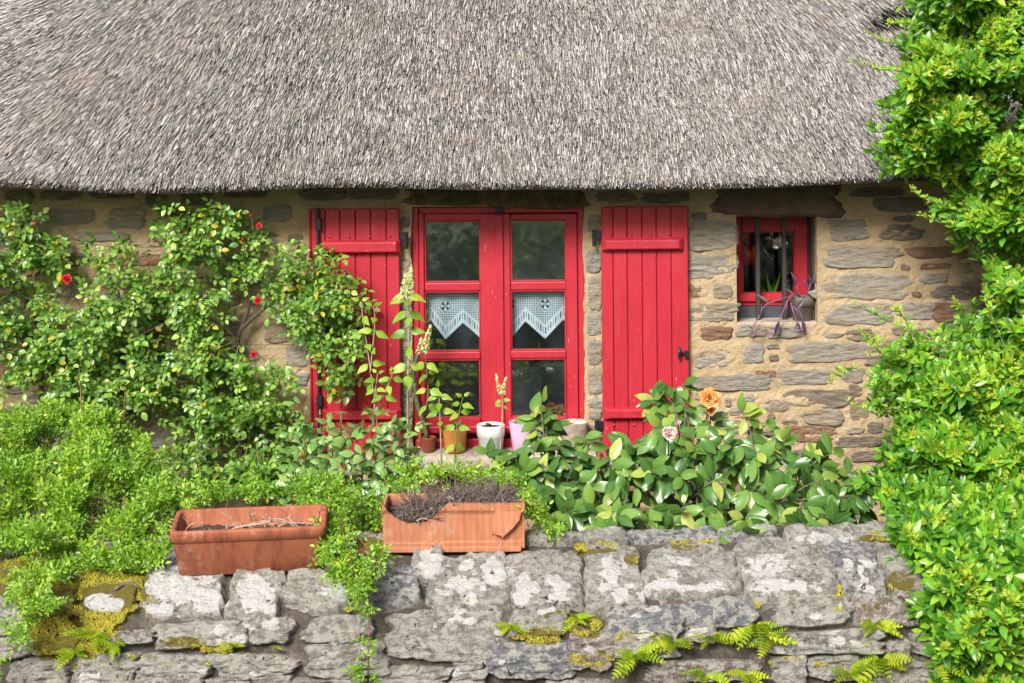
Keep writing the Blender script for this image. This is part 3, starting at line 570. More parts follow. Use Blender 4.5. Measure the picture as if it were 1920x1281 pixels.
LICH = [(200,1128,46,19,1),(320,1098,52,36,1),(385,1118,42,27,1),(300,1144,28,12,1),(480,1112,35,38,1),(505,1150,20,14,.8),(805,1060,23,27,1),(880,1062,26,13,.9),(928,1072,26,24,1),(876,1126,15,13,1),(900,1098,12,10,.9),(860,1090,30,22,.62),(985,1088,20,17,1),(1000,1100,14,14,.9),(975,1115,18,15,1),(1048,1098,16,20,1),(1040,1122,22,12,.8),(1145,1068,22,32,1),(1168,1116,17,12,1),(1125,1100,16,12,.8),(1240,1098,34,13,.75),(1300,1104,44,11,.8),(1275,1050,34,14,.6),(1440,1055,50,22,.62),(1480,1098,75,16,.68),(1580,1062,22,22,.7),(1625,1070,14,18,.7),(1630,1100,16,8,.75),(640,1112,34,18,.62),(505,1178,36,16,.62),(870,1164,40,12,.6),(440,1195,40,10,.55),(1310,1188,30,14,.7),(1480,1210,22,14,.72),(1560,1205,20,14,.66),(1600,1210,16,12,.66),(1550,1010,60,10,.6),(160,1270,20,10,.7),(1710,1060,22,16,.7),(740,1085,22,12,.45)]
MOSSB = [(200,1110,110,60,1),(130,1180,120,70,.9),(60,1090,90,60,.9),(690,1022,50,14,.9),(1110,1030,60,10,.8),(1290,1022,60,9,.75),(1640,1012,50,10,.8),(1690,1090,36,24,.8),(1010,1190,60,22,.85),(1095,1170,55,35,.7),(1110,1240,60,25,.6),(345,1205,50,14,.8),(1190,1050,14,26,.7),(1300,1070,40,14,.52),(1530,1140,50,16,.5),(1200,1195,90,14,.6),(430,1215,80,14,.55),(1050,1150,40,16,.6),(1575,1130,20,30,.6),(1640,1145,22,24,.6),(700,1200,30,40,.4),(1500,1240,90,12,.45),(280,1240,160,20,.4),(1420,1130,12,40,.5)]
def fieldv(p, blobs):
    px, py = proj(p); r = np.zeros(px.shape); p = np.asarray(p); px = px+15*fbm(p*11+3, 3); py = py+9*fbm(p*11+31, 3)
    for (x, y, a, b, s) in blobs:
        d = np.sqrt(((px-x)/a)**2+((py-y)/b)**2); r = np.maximum(r, s*(1-sstep(.45, 1.35, d)))
    return r
gl_ = random.Random(6)
for k in range(46): LICH.append((gl_.uniform(300, 1700), gl_.uniform(1040, 1260), gl_.uniform(6, 16), gl_.uniform(4, 10), gl_.uniform(.6, .95)))
us = np.linspace(-4.3, 4.3, 430); ss = np.linspace(0, SMAX, 150); U, S = np.meshgrid(us, ss, indexing='ij'); p, n = gsurf(U, S)
h = -.022+.011*fbm(np.stack([p[..., 0]*9, p[..., 1]*9, p[..., 2]*9], -1), 5)+.006*vnoise(p*60); p = p+n*h[..., None]; gi = np.arange(U.size).reshape(U.shape)
obj('joint_fill', p.reshape(-1, 3), np.stack([gi[:-1, :-1], gi[1:, :-1], gi[1:, 1:], gi[:-1, 1:]], -1).reshape(-1, 4), M['wall_joint'], gw, True, attrs={'moss': fieldv(p.reshape(-1, 3), MOSSB)})
A_, B_, C_ = 'wall_stone', 'wall_stone_purple', 'wall_stone_blue'
GS = [(273,1070,417,1155,A_),(430,1077,533,1160,A_),(540,1077,655,1137,A_),(160,1108,250,1148,A_),(297,1173,462,1213,A_),(467,1163,547,1207,A_),(577,1160,700,1203,A_),(213,1187,288,1207,A_),(133,1230,254,1285,A_),(259,1233,385,1284,A_),(403,1230,547,1267,A_),(583,1208,722,1266,A_),(67,1197,145,1228,A_),(700,1067,783,1133,C_),(774,1036,828,1083,A_),(817,1047,951,1138,A_),(955,1043,1090,1133,A_),(1100,1032,1202,1133,A_),(728,1150,937,1233,A_),(957,1143,1063,1190,A_),(917,1210,1063,1272,C_),(850,1230,905,1257,A_),(1067,1180,1147,1253,B_),(1137,1142,1285,1187,C_),(700,1257,838,1296,A_),(847,1262,912,1296,A_),(1027,1278,1140,1310,A_),(1215,1033,1382,1115,A_),(1396,1020,1560,1118,A_),(1562,1022,1648,1104,C_),(1660,1036,1740,1111,A_),(1290,1130,1414,1175,C_),(1455,1128,1590,1173,A_),(1603,1120,1728,1176,B_),(1420,1188,1655,1228,A_),(1222,1241,1415,1277,B_),(1451,1237,1511,1283,A_),(1516,1233,1606,1273,A_),(1286,1178,1341,1205,A_),(1667,1205,1704,1243,B_),(1470,996,1560,1016,A_),(1565,996,1668,1016,A_),(1150,1190,1270,1232,A_),(-60,1150,60,1190,A_),(20,1240,125,1285,A_),(-120,1200,60,1236,A_),(1720,1190,1850,1230,A_),(1740,1130,1880,1178,A_),(1620,1250,1760,1290,A_),(1770,1240,1930,1290,A_),(1760,1040,1880,1110,A_),(-150,1070,20,1140,A_),(30,1090,140,1160,A_),(560,1275,690,1310,A_),(400,1275,550,1312,A_)]
gused = []; i = 0
def gstone(u0, u1, s0, s1, m, seed):
    L = u1-u0; V, F = stone_mesh(gsurf, u0, u1, s0, s1, random.uniform(.012, .025), 84 if L > .16 else 48, 20 if L > .16 else 11, seed, random.uniform(4.5, 9), .03, .013, .88, 1.24)
    obj('stone', V, F, M[m], gw, True, attrs={'lichen': fieldv(V, LICH)*.92+.08, 'moss': fieldv(V, MOSSB)*.82*(1-sstep(.3, .7, fieldv(V, LICH)))})
for (x0, y0, x1, y1, m) in GS:
    xm = (x0+x1)/2; u0, _ = px2gw(x0, (y0+y1)/2); u1, _ = px2gw(x1, (y0+y1)/2); _, s0 = px2gw(xm, min(y1, 1330)); _, s1 = px2gw(xm, y0)
    gstone(u0, u1, s0, s1, m, 900+i); i += 1; gused.append((u0, u1, s0, s1))
s = .05
while s < sl[166]:
    hh = random.uniform(.08, .14); u = random.uniform(-4.3, -4.1)
    while u < 4.1:
        L = random.uniform(.15, .4); r0 = (u, u+L, s, s+hh)
        if not any(r0[0] < q[1]+.02 and r0[1] > q[0]-.02 and r0[2] < q[3]+.015 and r0[3] > q[2]-.015 for q in gused):
            gstone(*r0, random.choice([A_, A_, B_, C_]), 900+i); i += 1; gused.append(r0)
        u += L+random.uniform(.02, .05)
    s += hh+.02
# moss cushions: short upright fibres over the mossy places of the wall
g = np.random.default_rng(8); n = 300000; px = g.uniform(-20, 1760, n); py = g.uniform(1000, 1270, n)
f = np.zeros(n)
for (x, y, a, b, s_) in MOSSB: f = np.maximum(f, s_*(1-sstep(.4, 1.25, np.sqrt(((px-x)/a)**2+((py-y)/b)**2))))
for (x, y, a, b, s_) in LICH:
    if s_ > .7: f = np.where(((px-x)/a)**2+((py-y)/b)**2 < 1.0, 0, f)
nz = fbm(np.stack([px/28, py/14, px*0], -1), 3); keep = (f+.45*nz > .55) & (g.random(n) < .55); px, py = px[keep], py[keep]
tab_y = np.linspace(990, 1290, 160); tab = np.array([[px2gw(x, y)[1] for y in tab_y] for x in (0, 480, 960, 1440, 1900)])
sS = np.zeros(len(px))
for k in range(4):
    x0 = (0, 480, 960, 1440, 1900)[k]; x1 = (0, 480, 960, 1440, 1900)[k+1]; mk = (px >= x0) & (px < x1) if k else (px < x1)
    tt = (px-x0)/(x1-x0); sS = np.where(mk, np.interp(py, tab_y, tab[k])*(1-tt)+np.interp(py, tab_y, tab[k+1])*tt, sS)
Yb = np.interp(sS, sl, PR[:, 0]); base = PA(px, py, Yb); _, nn = gsurf(base[:, 0], sS)
m_ = len(px); lift = .024+.012*np.clip(fbm(base*12, 3)+.3, 0, 1.5); c0 = base+nn*(lift-.018)[:, None]; dr = norm(nn+np.array([0, 0, .5])+g.normal(0, .35, (m_, 3))); ln = g.uniform(.008, .016, m_)
sd = norm(np.cross(dr, g.normal(0, 1, (m_, 3))))*g.uniform(.0022, .004, m_)[:, None]; s2_ = norm(np.cross(dr, sd))*np.linalg.norm(sd, axis=1)[:, None]
Vm = np.stack([c0+sd, c0-sd*.5+s2_*.87, c0-sd*.5-s2_*.87, c0+dr*ln[:, None]], 1).reshape(-1, 3); tri = np.array([[0, 1, 3], [1, 2, 3], [2, 0, 3]])
obj('moss', Vm, ((np.arange(m_)*4)[:, None, None]+tri[None]).reshape(-1, 3), M['moss'], gw, kind='stuff')

# ------------------------------------------------------------------ planters
def rot_about(V, c, yaw, tilt, roll=0):
    Mx = (Matrix.Rotation(yaw, 3, 'Z') @ Matrix.Rotation(tilt, 3, 'X') @ Matrix.Rotation(roll, 3, 'Y')); return (np.asarray(V)-c) @ np.array(Mx).T+c
def rrect(hx, hy, r, z, n=5):
    o = []
    for (sx_, sy_, a0) in ((1, 1, 0), (-1, 1, 90), (-1, -1, 180), (1, -1, 270)):
        for k in range(n+1):
            a = R(a0+90*k/n); o.append((sx_*(hx-r)+r*math.cos(a), sy_*(hy-r)+r*math.sin(a), z))
    return o
def loft(rings, cap0=True, cap1=True):
    n = len(rings[0]); V = [p for r in rings for p in r]; F = [(i*n+k, i*n+(k+1) % n, (i+1)*n+(k+1) % n, (i+1)*n+k) for i in range(len(rings)-1) for k in range(n)]
    if cap0: F.append(tuple(range(n))[::-1])
    if cap1: F.append(tuple(range((len(rings)-1)*n, len(rings)*n)))
    return np.array(V, float), F
c1 = P(464, 1071, -1.845); bc = np.array([c1[0], c1[1]+.10, c1[2]])
pl1 = thing('planter', 'glazed brown terracotta trough holding dry twigs on the wall', 'planter', bc)
YAW, TLT, RLL = R(5), R(9), R(-.4)
hx, hy, hz = .322, .118, .208
V, F = loft([rrect(hx-.032, hy-.028, .02, .0), rrect(hx-.026, hy-.022, .025, .006), rrect(hx-.010, hy-.008, .028, hz-.055), rrect(hx-.009, hy-.007, .028, hz-.052), rrect(hx, hy, .03, hz-.047), rrect(hx+.003, hy+.003, .032, hz-.01), rrect(hx+.001, hy+.001, .032, hz-.002), rrect(hx-.006, hy-.006, .028, hz+.001), rrect(hx-.016, hy-.016, .022, hz), rrect(hx-.021, hy-.021, .02, hz-.006), rrect(hx-.028, hy-.026, .02, hz-.10)], True, True)
def put1(V): return rot_about(np.asarray(V)+bc, bc, YAW, TLT, RLL)
V = put1(V); V = V+.0015*vnoise(V*18)[:, None]; obj('trough', V, F, M['terracotta'], pl1, True)
gx, gy = np.meshgrid(np.linspace(-hx+.024, hx-.024, 90), np.linspace(-hy+.022, hy-.022, 30), indexing='ij'); gz = hz-.082+.012*fbm(np.stack([gx*25, gy*25, gx*0], -1), 4)+.008*(gy/hy); gi = np.arange(gx.size).reshape(gx.shape)
obj('soil', put1(np.stack([gx, gy, gz], -1).reshape(-1, 3)), np.stack([gi[:-1, :-1], gi[1:, :-1], gi[1:, 1:], gi[:-1, 1:]], -1).reshape(-1, 4), M['soil'], pl1)
g = random.Random(4); tw = []
for x in (-.25, -.2, -.10, -.04, .0, .06, .12, .17, .22, .25):
    for r_ in range(2):
        y = g.uniform(-.05, .05); p0 = np.array([x, y, hz-.07]); d = np.array([g.uniform(-1, 1), g.uniform(-.3, .3), g.uniform(.3, 1.1)]); L = g.uniform(.05, .13); ps = [p0]
        for k in range(4): d = d+np.array([g.uniform(-.6, .6), g.uniform(-.25, .25), g.uniform(-.5, .4)]); ps.append(ps[-1]+d/np.linalg.norm(d)*L/4)
        tw.append((put1(spline(ps, 8)), g.uniform(.0022, .005)))
        for k in range(2): q = ps[g.choice([2, 3])]; e = q+np.array([g.uniform(-.03, .03), g.uniform(-.02, .02), g.uniform(.005, .04)]); tw.append((put1([q, (q+e)/2+.003, e]), .002))
tw.append((put1(spline([(-.21, -.02, hz-.06), (-.12, -.03, hz-.052), (-.05, -.02, hz-.03), (.05, -.01, hz-.022), (.11, -.02, hz-.0), (.16, -.02, hz-.015), (.21, -.03, hz-.055)], 20)), .005)); tw.append((put1(spline([(-.02, 0, hz-.035), (.06, .01, hz-.02), (.15, .02, hz-.035), (.26, .01, hz-.04)], 12)), .0035))
for ps, r_ in tw: obj('dry_twig', *tube(ps, np.linspace(r_, r_*.55, len(ps)), 5), M['twig'] if g.random() < .72 else M['bark'], pl1)
ch = [(np.array([g.uniform(-hx+.04, hx-.04), g.uniform(-hy+.04, hy-.04), hz-.076]), g) for _ in range(420)]; prts = []
for q, _ in ch: q[2] += .008*q[1]/hy; e = q+np.array([g.uniform(-.018, .018), g.uniform(-.012, .012), g.uniform(0, .008)]); prts.append(tube(put1([q, e]), .0016, 4))
obj('litter', *join(prts), M['deadtwig'], pl1, kind='stuff')

bx0, bx1 = P(717, 1032, -1.72)[0], P(985, 1032, -1.72)[0]; bz0 = P(851, 1033, -1.72)[2]; bz1 = P(851, 945, -1.72)[2]; Yf = -1.72
pl2 = thing('planter', 'broken orange terracotta trough with a bite out of its front rim', 'planter', ((bx0+bx1)/2, Yf+.1, bz0))
RL2 = R(-.1); c2 = np.array([(bx0+bx1)/2, Yf+.1, bz0])
def X2(px): return P(px, 990, Yf)[0]
npx = np.array([717, 722, 728, 740, 752, 764, 780, 795, 806, 815, 822, 830, 838, 850, 990]); npy = np.array([941, 950, 962, 973, 979, 983, 984, 981, 976, 970, 962, 954, 946, 944.5, 944])
nc = 130; xs = np.linspace(bx0, bx1, nc); pxs = np.interp(xs, [bx0, bx1], [717, 985]); zt = np.array([P(a, b, Yf)[2] for a, b in zip(pxs, np.interp(pxs, npx, npy))]); zt = zt+.0035*vnoise(np.stack([xs*130, xs*0, xs*0], -1))*(pxs < 840)
TH = .016; V, F = [], []; NZ = 22
for i in range(nc):
    tp = zt[i]-bz0
    for j in range(NZ):
        z = tp*j/(NZ-1); fr = z/(bz1-bz0); y = Yf+.020*(1-fr)**1.0+(.004 if .15 < fr < .80 else 0)-(.005 if fr >= .84 else 0)
        flx = (np.interp(xs[i], [bx0, bx1], [717, 985])-985)/-62.; scar = (flx < 1-.0) and (flx < .95*(1-abs(fr-.28)*1.6)) and fr < .82
        if scar: y += .007+.003*vnoise(np.array([xs[i]*40, z*40, 0.]))
        xi = xs[i]+(.5-i/(nc-1))*.022*(1-fr); V.append((xi, y, bz0+z))
    for j in range(NZ):
        z = tp*j/(NZ-1); fr = z/(bz1-bz0); V.append((xs[i]+(.5-i/(nc-1))*.022*(1-fr), Yf+.020*(1-fr)+TH, bz0+z))
for i in range(nc-1):
    a, b = i*2*NZ, (i+1)*2*NZ
    for j in range(NZ-1): F += [(a+j, b+j, b+j+1, a+j+1), (a+NZ+j, a+NZ+j+1, b+NZ+j+1, b+NZ+j)]
    F += [(a+NZ-1, b+NZ-1, b+2*NZ-1, a+2*NZ-1), (a, a+NZ, b+NZ, b)]
for i in (0, nc-1): F += [(i*2*NZ+j, i*2*NZ+j+1, i*2*NZ+NZ+j+1, i*2*NZ+NZ+j) for j in range(NZ-1)]
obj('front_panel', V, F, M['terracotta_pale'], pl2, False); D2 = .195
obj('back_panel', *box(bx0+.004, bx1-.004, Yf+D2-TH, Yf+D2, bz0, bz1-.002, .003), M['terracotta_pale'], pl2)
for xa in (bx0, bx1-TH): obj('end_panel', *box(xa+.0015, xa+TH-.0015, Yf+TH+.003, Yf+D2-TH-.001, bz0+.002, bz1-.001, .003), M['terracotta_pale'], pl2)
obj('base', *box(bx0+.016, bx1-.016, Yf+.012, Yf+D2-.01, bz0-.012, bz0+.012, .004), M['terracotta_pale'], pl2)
fl = [(928, 958), (936, 957), (955, 958), (978, 958), (974, 975), (962, 990), (950, 1001), (942, 1008), (938, 1004), (927, 1002), (924, 990), (924, 974)]
fo = [P(a, b, Yf-.004) for a, b in fl]; V = fo+[q+np.array([0, .012, 0]) for q in fo]; n = len(fl); obj('flake', V, [tuple(range(n))]+[(k, (k+1) % n, n+(k+1) % n, n+k) for k in range(n)], M['terracotta_pale'], pl2)
gx, gy = np.meshgrid(np.linspace(bx0+.014, bx1-.014, 80), np.linspace(Yf+.018, Yf+D2-.014, 24), indexing='ij'); zsoil = np.interp(gx, [bx0, X2(800), X2(850), bx1], [bz0+.115, bz0+.118, bz1-.04, bz1-.03]); gz = zsoil+.012*fbm(np.stack([gx*25, gy*25, gx*0], -1), 4)+.05*(gy-Yf)/D2*0.8; gi = np.arange(gx.size).reshape(gx.shape)
obj('soil', np.stack([gx, gy, gz], -1).reshape(-1, 3), np.stack([gi[:-1, :-1], gi[1:, :-1], gi[1:, 1:], gi[:-1, 1:]], -1).reshape(-1, 4), M['soil'], pl2)
prts = []; g = random.Random(9)
for k in range(640):
    u = g.random(); x = bx0+.02+(bx1-bx0-.04)*u; y = Yf+g.uniform(.02, D2-.02); z = np.interp(x, [bx0, X2(800), X2(850), bx1], [bz0+.118, bz0+.12, bz1-.04, bz1-.03])+.03*(y-Yf)/D2
    L = g.uniform(.03, .12)*(1.15 if .15 < u < .85 else .5); d = np.array([g.uniform(-1, 1), g.uniform(-.7, .6), g.uniform(.2, 1.3)]); d /= np.linalg.norm(d); q = np.array([x, y, z]); ps = [q, q+d*L*.5+np.array([g.uniform(-.01, .01), 0, g.uniform(-.004, .01)]), q+d*L+np.array([g.uniform(-.015, .015), g.uniform(-.01, .01), g.uniform(-.02, .01)])]
    prts.append(tube(ps, [.0019, .0022, .0012], 4, False))
obj('withered_plant', *join(prts), M['deadtwig'], pl2, kind='stuff')
for k in range(14):
    x = g.uniform(X2(740), X2(960)); q = np.array([x, Yf+g.uniform(-.01, .08), bz1-.02 if x > X2(840) else bz1-.07]); e = q+np.array([g.uniform(-.05, .05), g.uniform(-.03, .02), g.uniform(-.02, .06)]); obj('dry_twig', *tube([q, (q+e)/2+np.array([0, 0, .008]), e], .0022, 5), M['twig'], pl2)
# terracotta shards on the wall and a fallen twig
for (pts, lb) in (([(668, 1046), (680, 1038), (692, 1022), (694, 1030), (684, 1049)], 'pointed terracotta shard lying in moss left of the broken trough'), ([(712, 1046), (722, 1038), (724, 1044), (717, 1050)], 'tiny terracotta shard against the foot of the broken trough')):
    pp = []
    for a, b in pts:
        u, s_ = px2gw(a, b); q, nn_ = gsurf(np.array(u), np.array(s_)); pp.append(q+nn_*.024)
    n = len(pp); V = pp+[q-np.array([0, -.004, .014]) for q in pp]; tag(obj('terracotta_shard', V, [tuple(range(n)), tuple(range(n, 2*n))[::-1]]+[(k, (k+1) % n, n+(k+1) % n, n+k) for k in range(n)], M['terracotta_pale']), lb, 'shard')
pp = []
for a, b in ((216, 1120), (226, 1112), (240, 1107), (252, 1109), (262, 1116)):
    u, s_ = px2gw(a, b); q, nn_ = gsurf(np.array(u), np.array(s_)); pp.append(q+nn_*.034)
tag(obj('fallen_twig', *tube(spline(pp, 12), [.003, .006, .008, .008, .008, .008, .008, .008, .007, .006, .004, .002], 7), M['bark'], None, True), 'short curved grey twig lying on the yellow moss', 'twig')
# ------------------------------------------------------------------ plants: leaf shapes and builders
def leaf_t(L, W, n=4, fold=.25, curl=.25, wide=.42, tip=1.3, side=.0):
    ys = np.linspace(0, 1, n+1); w_ = np.where(ys < wide, np.sin(ys/wide*math.pi/2)**.75, np.clip(1-((ys-wide)/(1-wide))**tip, 0, 1)); V, UV = [], []
    mid, le, ri = [], [], []
    for k, (y, a) in enumerate(zip(ys, w_)):
        z = -curl*L*y*y; mid.append(len(V)); V.append((side*L*y*y, y*L, z)); UV.append((0, y))
        if 0 < k < n:
            x = a*W/2
            le.append(len(V)); V.append((-x+side*L*y*y, y*L+.04*L, z+fold*x)); UV.append((-a, y)); ri.append(len(V)); V.append((x+side*L*y*y, y*L+.04*L, z+fold*x)); UV.append((a, y))
    F = []
    for e, sg in ((le, 1), (ri, -1)):
        t = [(mid[0], mid[1], e[0])]
        for k in range(len(e)-1): t += [(mid[k+1], e[k+1], e[k]), (mid[k+1], mid[k+2], e[k+1])]
        t.append((mid[n-1], mid[n], e[-1])); F += [x if sg > 0 else x[::-1] for x in t]
    return np.array(V), np.array(F), np.array(UV)
def bake(T, pos, Rm, sc_):
    V, F, UV = T; n = len(pos); out = np.einsum('nij,kj->nki', Rm, V)*sc_[:, None, None]+pos[:, None, :]
    return out.reshape(-1, 3), ((np.arange(n)*len(V))[:, None, None]+F[None]).reshape(-1, 3), np.tile(UV, (n, 1))
def frames(d, n):
    y = norm(d); z = norm(n-(n*y).sum(-1, keepdims=True)*y); x = np.cross(y, z); return np.stack([x, y, z], -1)
def leaf_arch(L, W, n=8, arch=.5, curl=.25, wide=.45, tip=1.9, side=0.):
    ys = np.linspace(0, 1, n+1); w_ = np.where(ys < wide, np.sin(ys/wide*math.pi/2)**.75, np.clip(1-((ys-wide)/(1-wide))**tip, 0, 1)); w_[0] = .02; w_[-1] = .02; V, UV = [], []
    for y, a in zip(ys, w_):
        for u in (-1, -.5, 0, .5, 1):
            x = u*a*W/2; V.append((x+side*L*y*y, y*L+.05*L*abs(u), .22*abs(x)-arch*x*x/W*2-curl*L*y*y+.012*L*math.sin(y*9+u*2)*abs(u))); UV.append((u*a, y))
    F = []
    for i in range(n):
        for k in range(4): a0 = i*5+k; F += [(a0, a0+1, a0+6), (a0, a0+6, a0+5)]
    return np.array(V), np.array(F), np.array(UV)
class Plant:
    def __init__(s, name, label, cat, base, group=None):
        s.o = thing(name, label, cat, base, group); s.base = np.asarray(base, float); s.L = {}; s.st = {}; s.g = np.random.default_rng(abs(hash(name+label)) % 1000 if False else sum(map(ord, name+label)))
    def leaves(s, key, T, m, pos, d, n, sc_):
        q = s.L.setdefault(key, dict(T=T, m=m, pos=[], R=[], s=[])); q['pos'].append(pos); q['R'].append(frames(d, n)); q['s'].append(np.broadcast_to(sc_, (len(pos),)))
    def stem(s, pts, r0, r1=None, m='stem_green', ns=5, name='stem', own=False):
        v = tube(pts, np.linspace(r0, r1 if r1 is not None else r0*.5, len(pts)), ns)
        if own: obj(name, *v, M[m], s.o, True)
        else: s.st.setdefault((name, m), []).append(v)
    def finish(s, nind=290, sname='stems'):
        for (nm, m), l in s.st.items(): obj(nm if len(l) == 1 else nm+'s', *join(l), M[m], s.o, True, kind=None if len(l) == 1 else 'stuff')
        tot = [(k, np.concatenate(q['pos']), np.concatenate(q['R']), np.concatenate(q['s'])) for k, q in s.L.items()]
        allp = np.concatenate([t[1]+t[2][:, :, 1]*(s.L[t[0]]['T'][0][:, 1].max()*.5*t[3])[:, None] for t in tot]); idx = np.concatenate([np.full(len(t[1]), i) for i, t in enumerate(tot)]); loc = np.concatenate([np.arange(len(t[1])) for t in tot])
        nrm = np.concatenate([t[2][:, :, 2] for t in tot]); siz = np.concatenate([t[3]*s.L[t[0]]['T'][0][:, 1].max() for t in tot])
        px, py = proj(allp); vd = norm(np.array([0, -CAM_D, CAM_Z])-allp); face = np.abs((vd*nrm).sum(1)); inside = (px > 4) & (px < 1916) & (py > 4) & (py < 1277)
        if len(allp) <= nind: pick = np.ones(len(allp), bool)
        else:
            dep = allp[:, 1]; cell = (np.floor(px/11).astype(int)*1000+np.floor(py/11).astype(int)); o_ = np.lexsort((dep, cell)); first = np.ones(len(o_), bool); first[1:] = cell[o_][1:] != cell[o_][:-1]
            fr = np.zeros(len(allp), bool); fr[o_[first]] = True; score = np.where(fr & inside, siz*face*F_PX/(dep+CAM_D), -1); pick = np.zeros(len(allp), bool); pick[np.argsort(-score)[:nind]] = True; pick &= score > 0
        for i, (k, pos, Rm, sc_) in enumerate(tot):
            q = s.L[k]; sel = pick[idx == i]; rest = ~sel
            if sel.any():
                T = q['T']; me = make_mesh('leaf', T[0], T[1], True, T[2]); me.materials.append(M[q['m']])
                for p_, r_, c_ in zip(pos[sel], Rm[sel], sc_[sel]):
                    o = bpy.data.objects.new('leaf', me); col.objects.link(o); o.parent = s.o; mt = Matrix(((r_*c_).tolist())).to_4x4(); mt.translation = Vector(p_-s.base); o.matrix_basis = mt
            if rest.any():
                V, F, UV = bake(q['T'], pos[rest], Rm[rest], sc_[rest]); obj('foliage', V, F, M[q['m']], s.o, True, UV, kind='stuff')
def jit(g, v, a): return v+g.normal(0, a, v.shape)
TO_CAM = norm(np.array([0, -1.0, .62]))
def compound(pl, key, T, m, pos, d, n, s_, pairs, gap, spread=1.0):
    g = pl.g; N = len(pos); d = norm(d); x = norm(np.cross(d, n)); n = norm(np.cross(x, d)); ln = gap*(pairs+.6)
    pl.leaves(key, T, m, pos+d*(ln*s_)[:, None], jit(g, d, .12), jit(g, n, .18), s_*g.uniform(.95, 1.15, N))
    for j in range(pairs):
        for sg in (-1, 1):
            q = pos+d*((gap*(j+.7))*s_)[:, None]; dd = norm(x*sg*spread+d*.45); pl.leaves(key, T, m, q, jit(g, dd, .16), jit(g, n, .24), s_*g.uniform(.75, 1.05, N)*(.86+.06*j))
def sprig(pl, keys, pos, d, s_, npairs, gap, sizes, splay=.9):
    g = pl.g; N = len(pos); d = norm(d); a = norm(np.cross(d, jit(g, np.tile([0, 0, 1.], (N, 1)), .5))); b = np.cross(d, a)
    for j in range(npairs):
        ax = a if j % 2 == 0 else b; key, T, m = keys[min(j, len(keys)-1)] if len(keys) > 1 else keys[0]
        fr = j/(npairs-1); key, T, m = keys[0] if fr < .45 else keys[-1]
        for sg in (-1, 1):
            q = pos+d*(gap*j*s_)[:, None]; dd = norm(ax*sg*(splay*(1-.55*fr))+d*(.35+.6*fr)+np.array([0, 0, .12])); nn = norm(d*1.0+TO_CAM*.55-ax*sg*.2); pl.leaves(key, T, m, q, jit(g, dd, .15), jit(g, nn, .2), s_*sizes[j]*g.uniform(.85, 1.15, N))
def in_poly(px, py, poly):
    r = np.zeros(len(px), bool); n = len(poly)
    for i in range(n):
        (x0, y0), (x1, y1) = poly[i], poly[(i+1) % n]; c = ((y0 > py) != (y1 > py)) & (px < (x1-x0)*(py-y0)/(y1-y0+1e-9)+x0); r ^= c
    return r
def sample_poly(g, poly, n):
    poly = np.array(poly, float); out = [[], []]; tot = 0
    while tot < n:
        px = g.uniform(poly[:, 0].min(), poly[:, 0].max(), n); py = g.uniform(poly[:, 1].min(), poly[:, 1].max(), n); k = in_poly(px, py, poly); out[0].append(px[k]); out[1].append(py[k]); tot += k.sum()
    return np.concatenate(out[0])[:n], np.concatenate(out[1])[:n]
def sample_blobs(g, blobs, n):
    A = np.array([b[2]*b[3] for b in blobs], float); i = g.choice(len(blobs), n, p=A/A.sum()); B = np.array([b[:4] for b in blobs], float)[i]; r = np.sqrt(g.random(n))*.98; t = g.uniform(0, 2*math.pi, n)
    return B[:, 0]+B[:, 2]*r*np.cos(t), B[:, 1]+B[:, 3]*r*np.sin(t), r
def petals_flower(c, rad, n_rings, face, g, open_=1.0):
    face = norm(np.array(face, float)); a = norm(np.cross(face, [0.2, .1, 1.])); b = np.cross(face, a); V, F = [], []
    for k in range(n_rings):
        fr = (k+.6)/n_rings; m_ = 4+k; tilt = (.25+1.0*fr)*open_
        for j in range(m_):
            th = 2*math.pi*(j+.5*(k % 2))/m_+g.uniform(-.2, .2); rd = a*math.cos(th)+b*math.sin(th); tn = np.cross(face, rd); up = face*math.cos(tilt)+rd*math.sin(tilt); L = rad*(.55+.45*fr)*g.uniform(.9, 1.1); wd = rad*.55*(.6+.6*fr); o0 = c+rd*rad*.06*k; k0 = len(V)
            for yv, wv, bend in ((0, .35, 0), (.5, .95, .04), (.85, .9, -.02), (1.0, .45, -.14)):
                for xv in (-1, 0, 1): V.append(o0+up*L*yv+tn*wd*.5*wv*xv+(face*bend-rd*.12*abs(xv)*yv)*rad+g.normal(0, rad*.02, 3))
            for r_ in range(3):
                for q in range(2): i0 = k0+r_*3+q; F.append((i0, i0+1, i0+4, i0+3))
    return np.array(V), F
def wander(g, p0, p1, n, amp):
    t = np.linspace(0, 1, n)[:, None]; p = np.asarray(p0)*(1-t)+np.asarray(p1)*t; o = np.cumsum(g.normal(0, amp, (n, 3)), 0); o -= t*o[-1]; return spline(p+o, n*3)

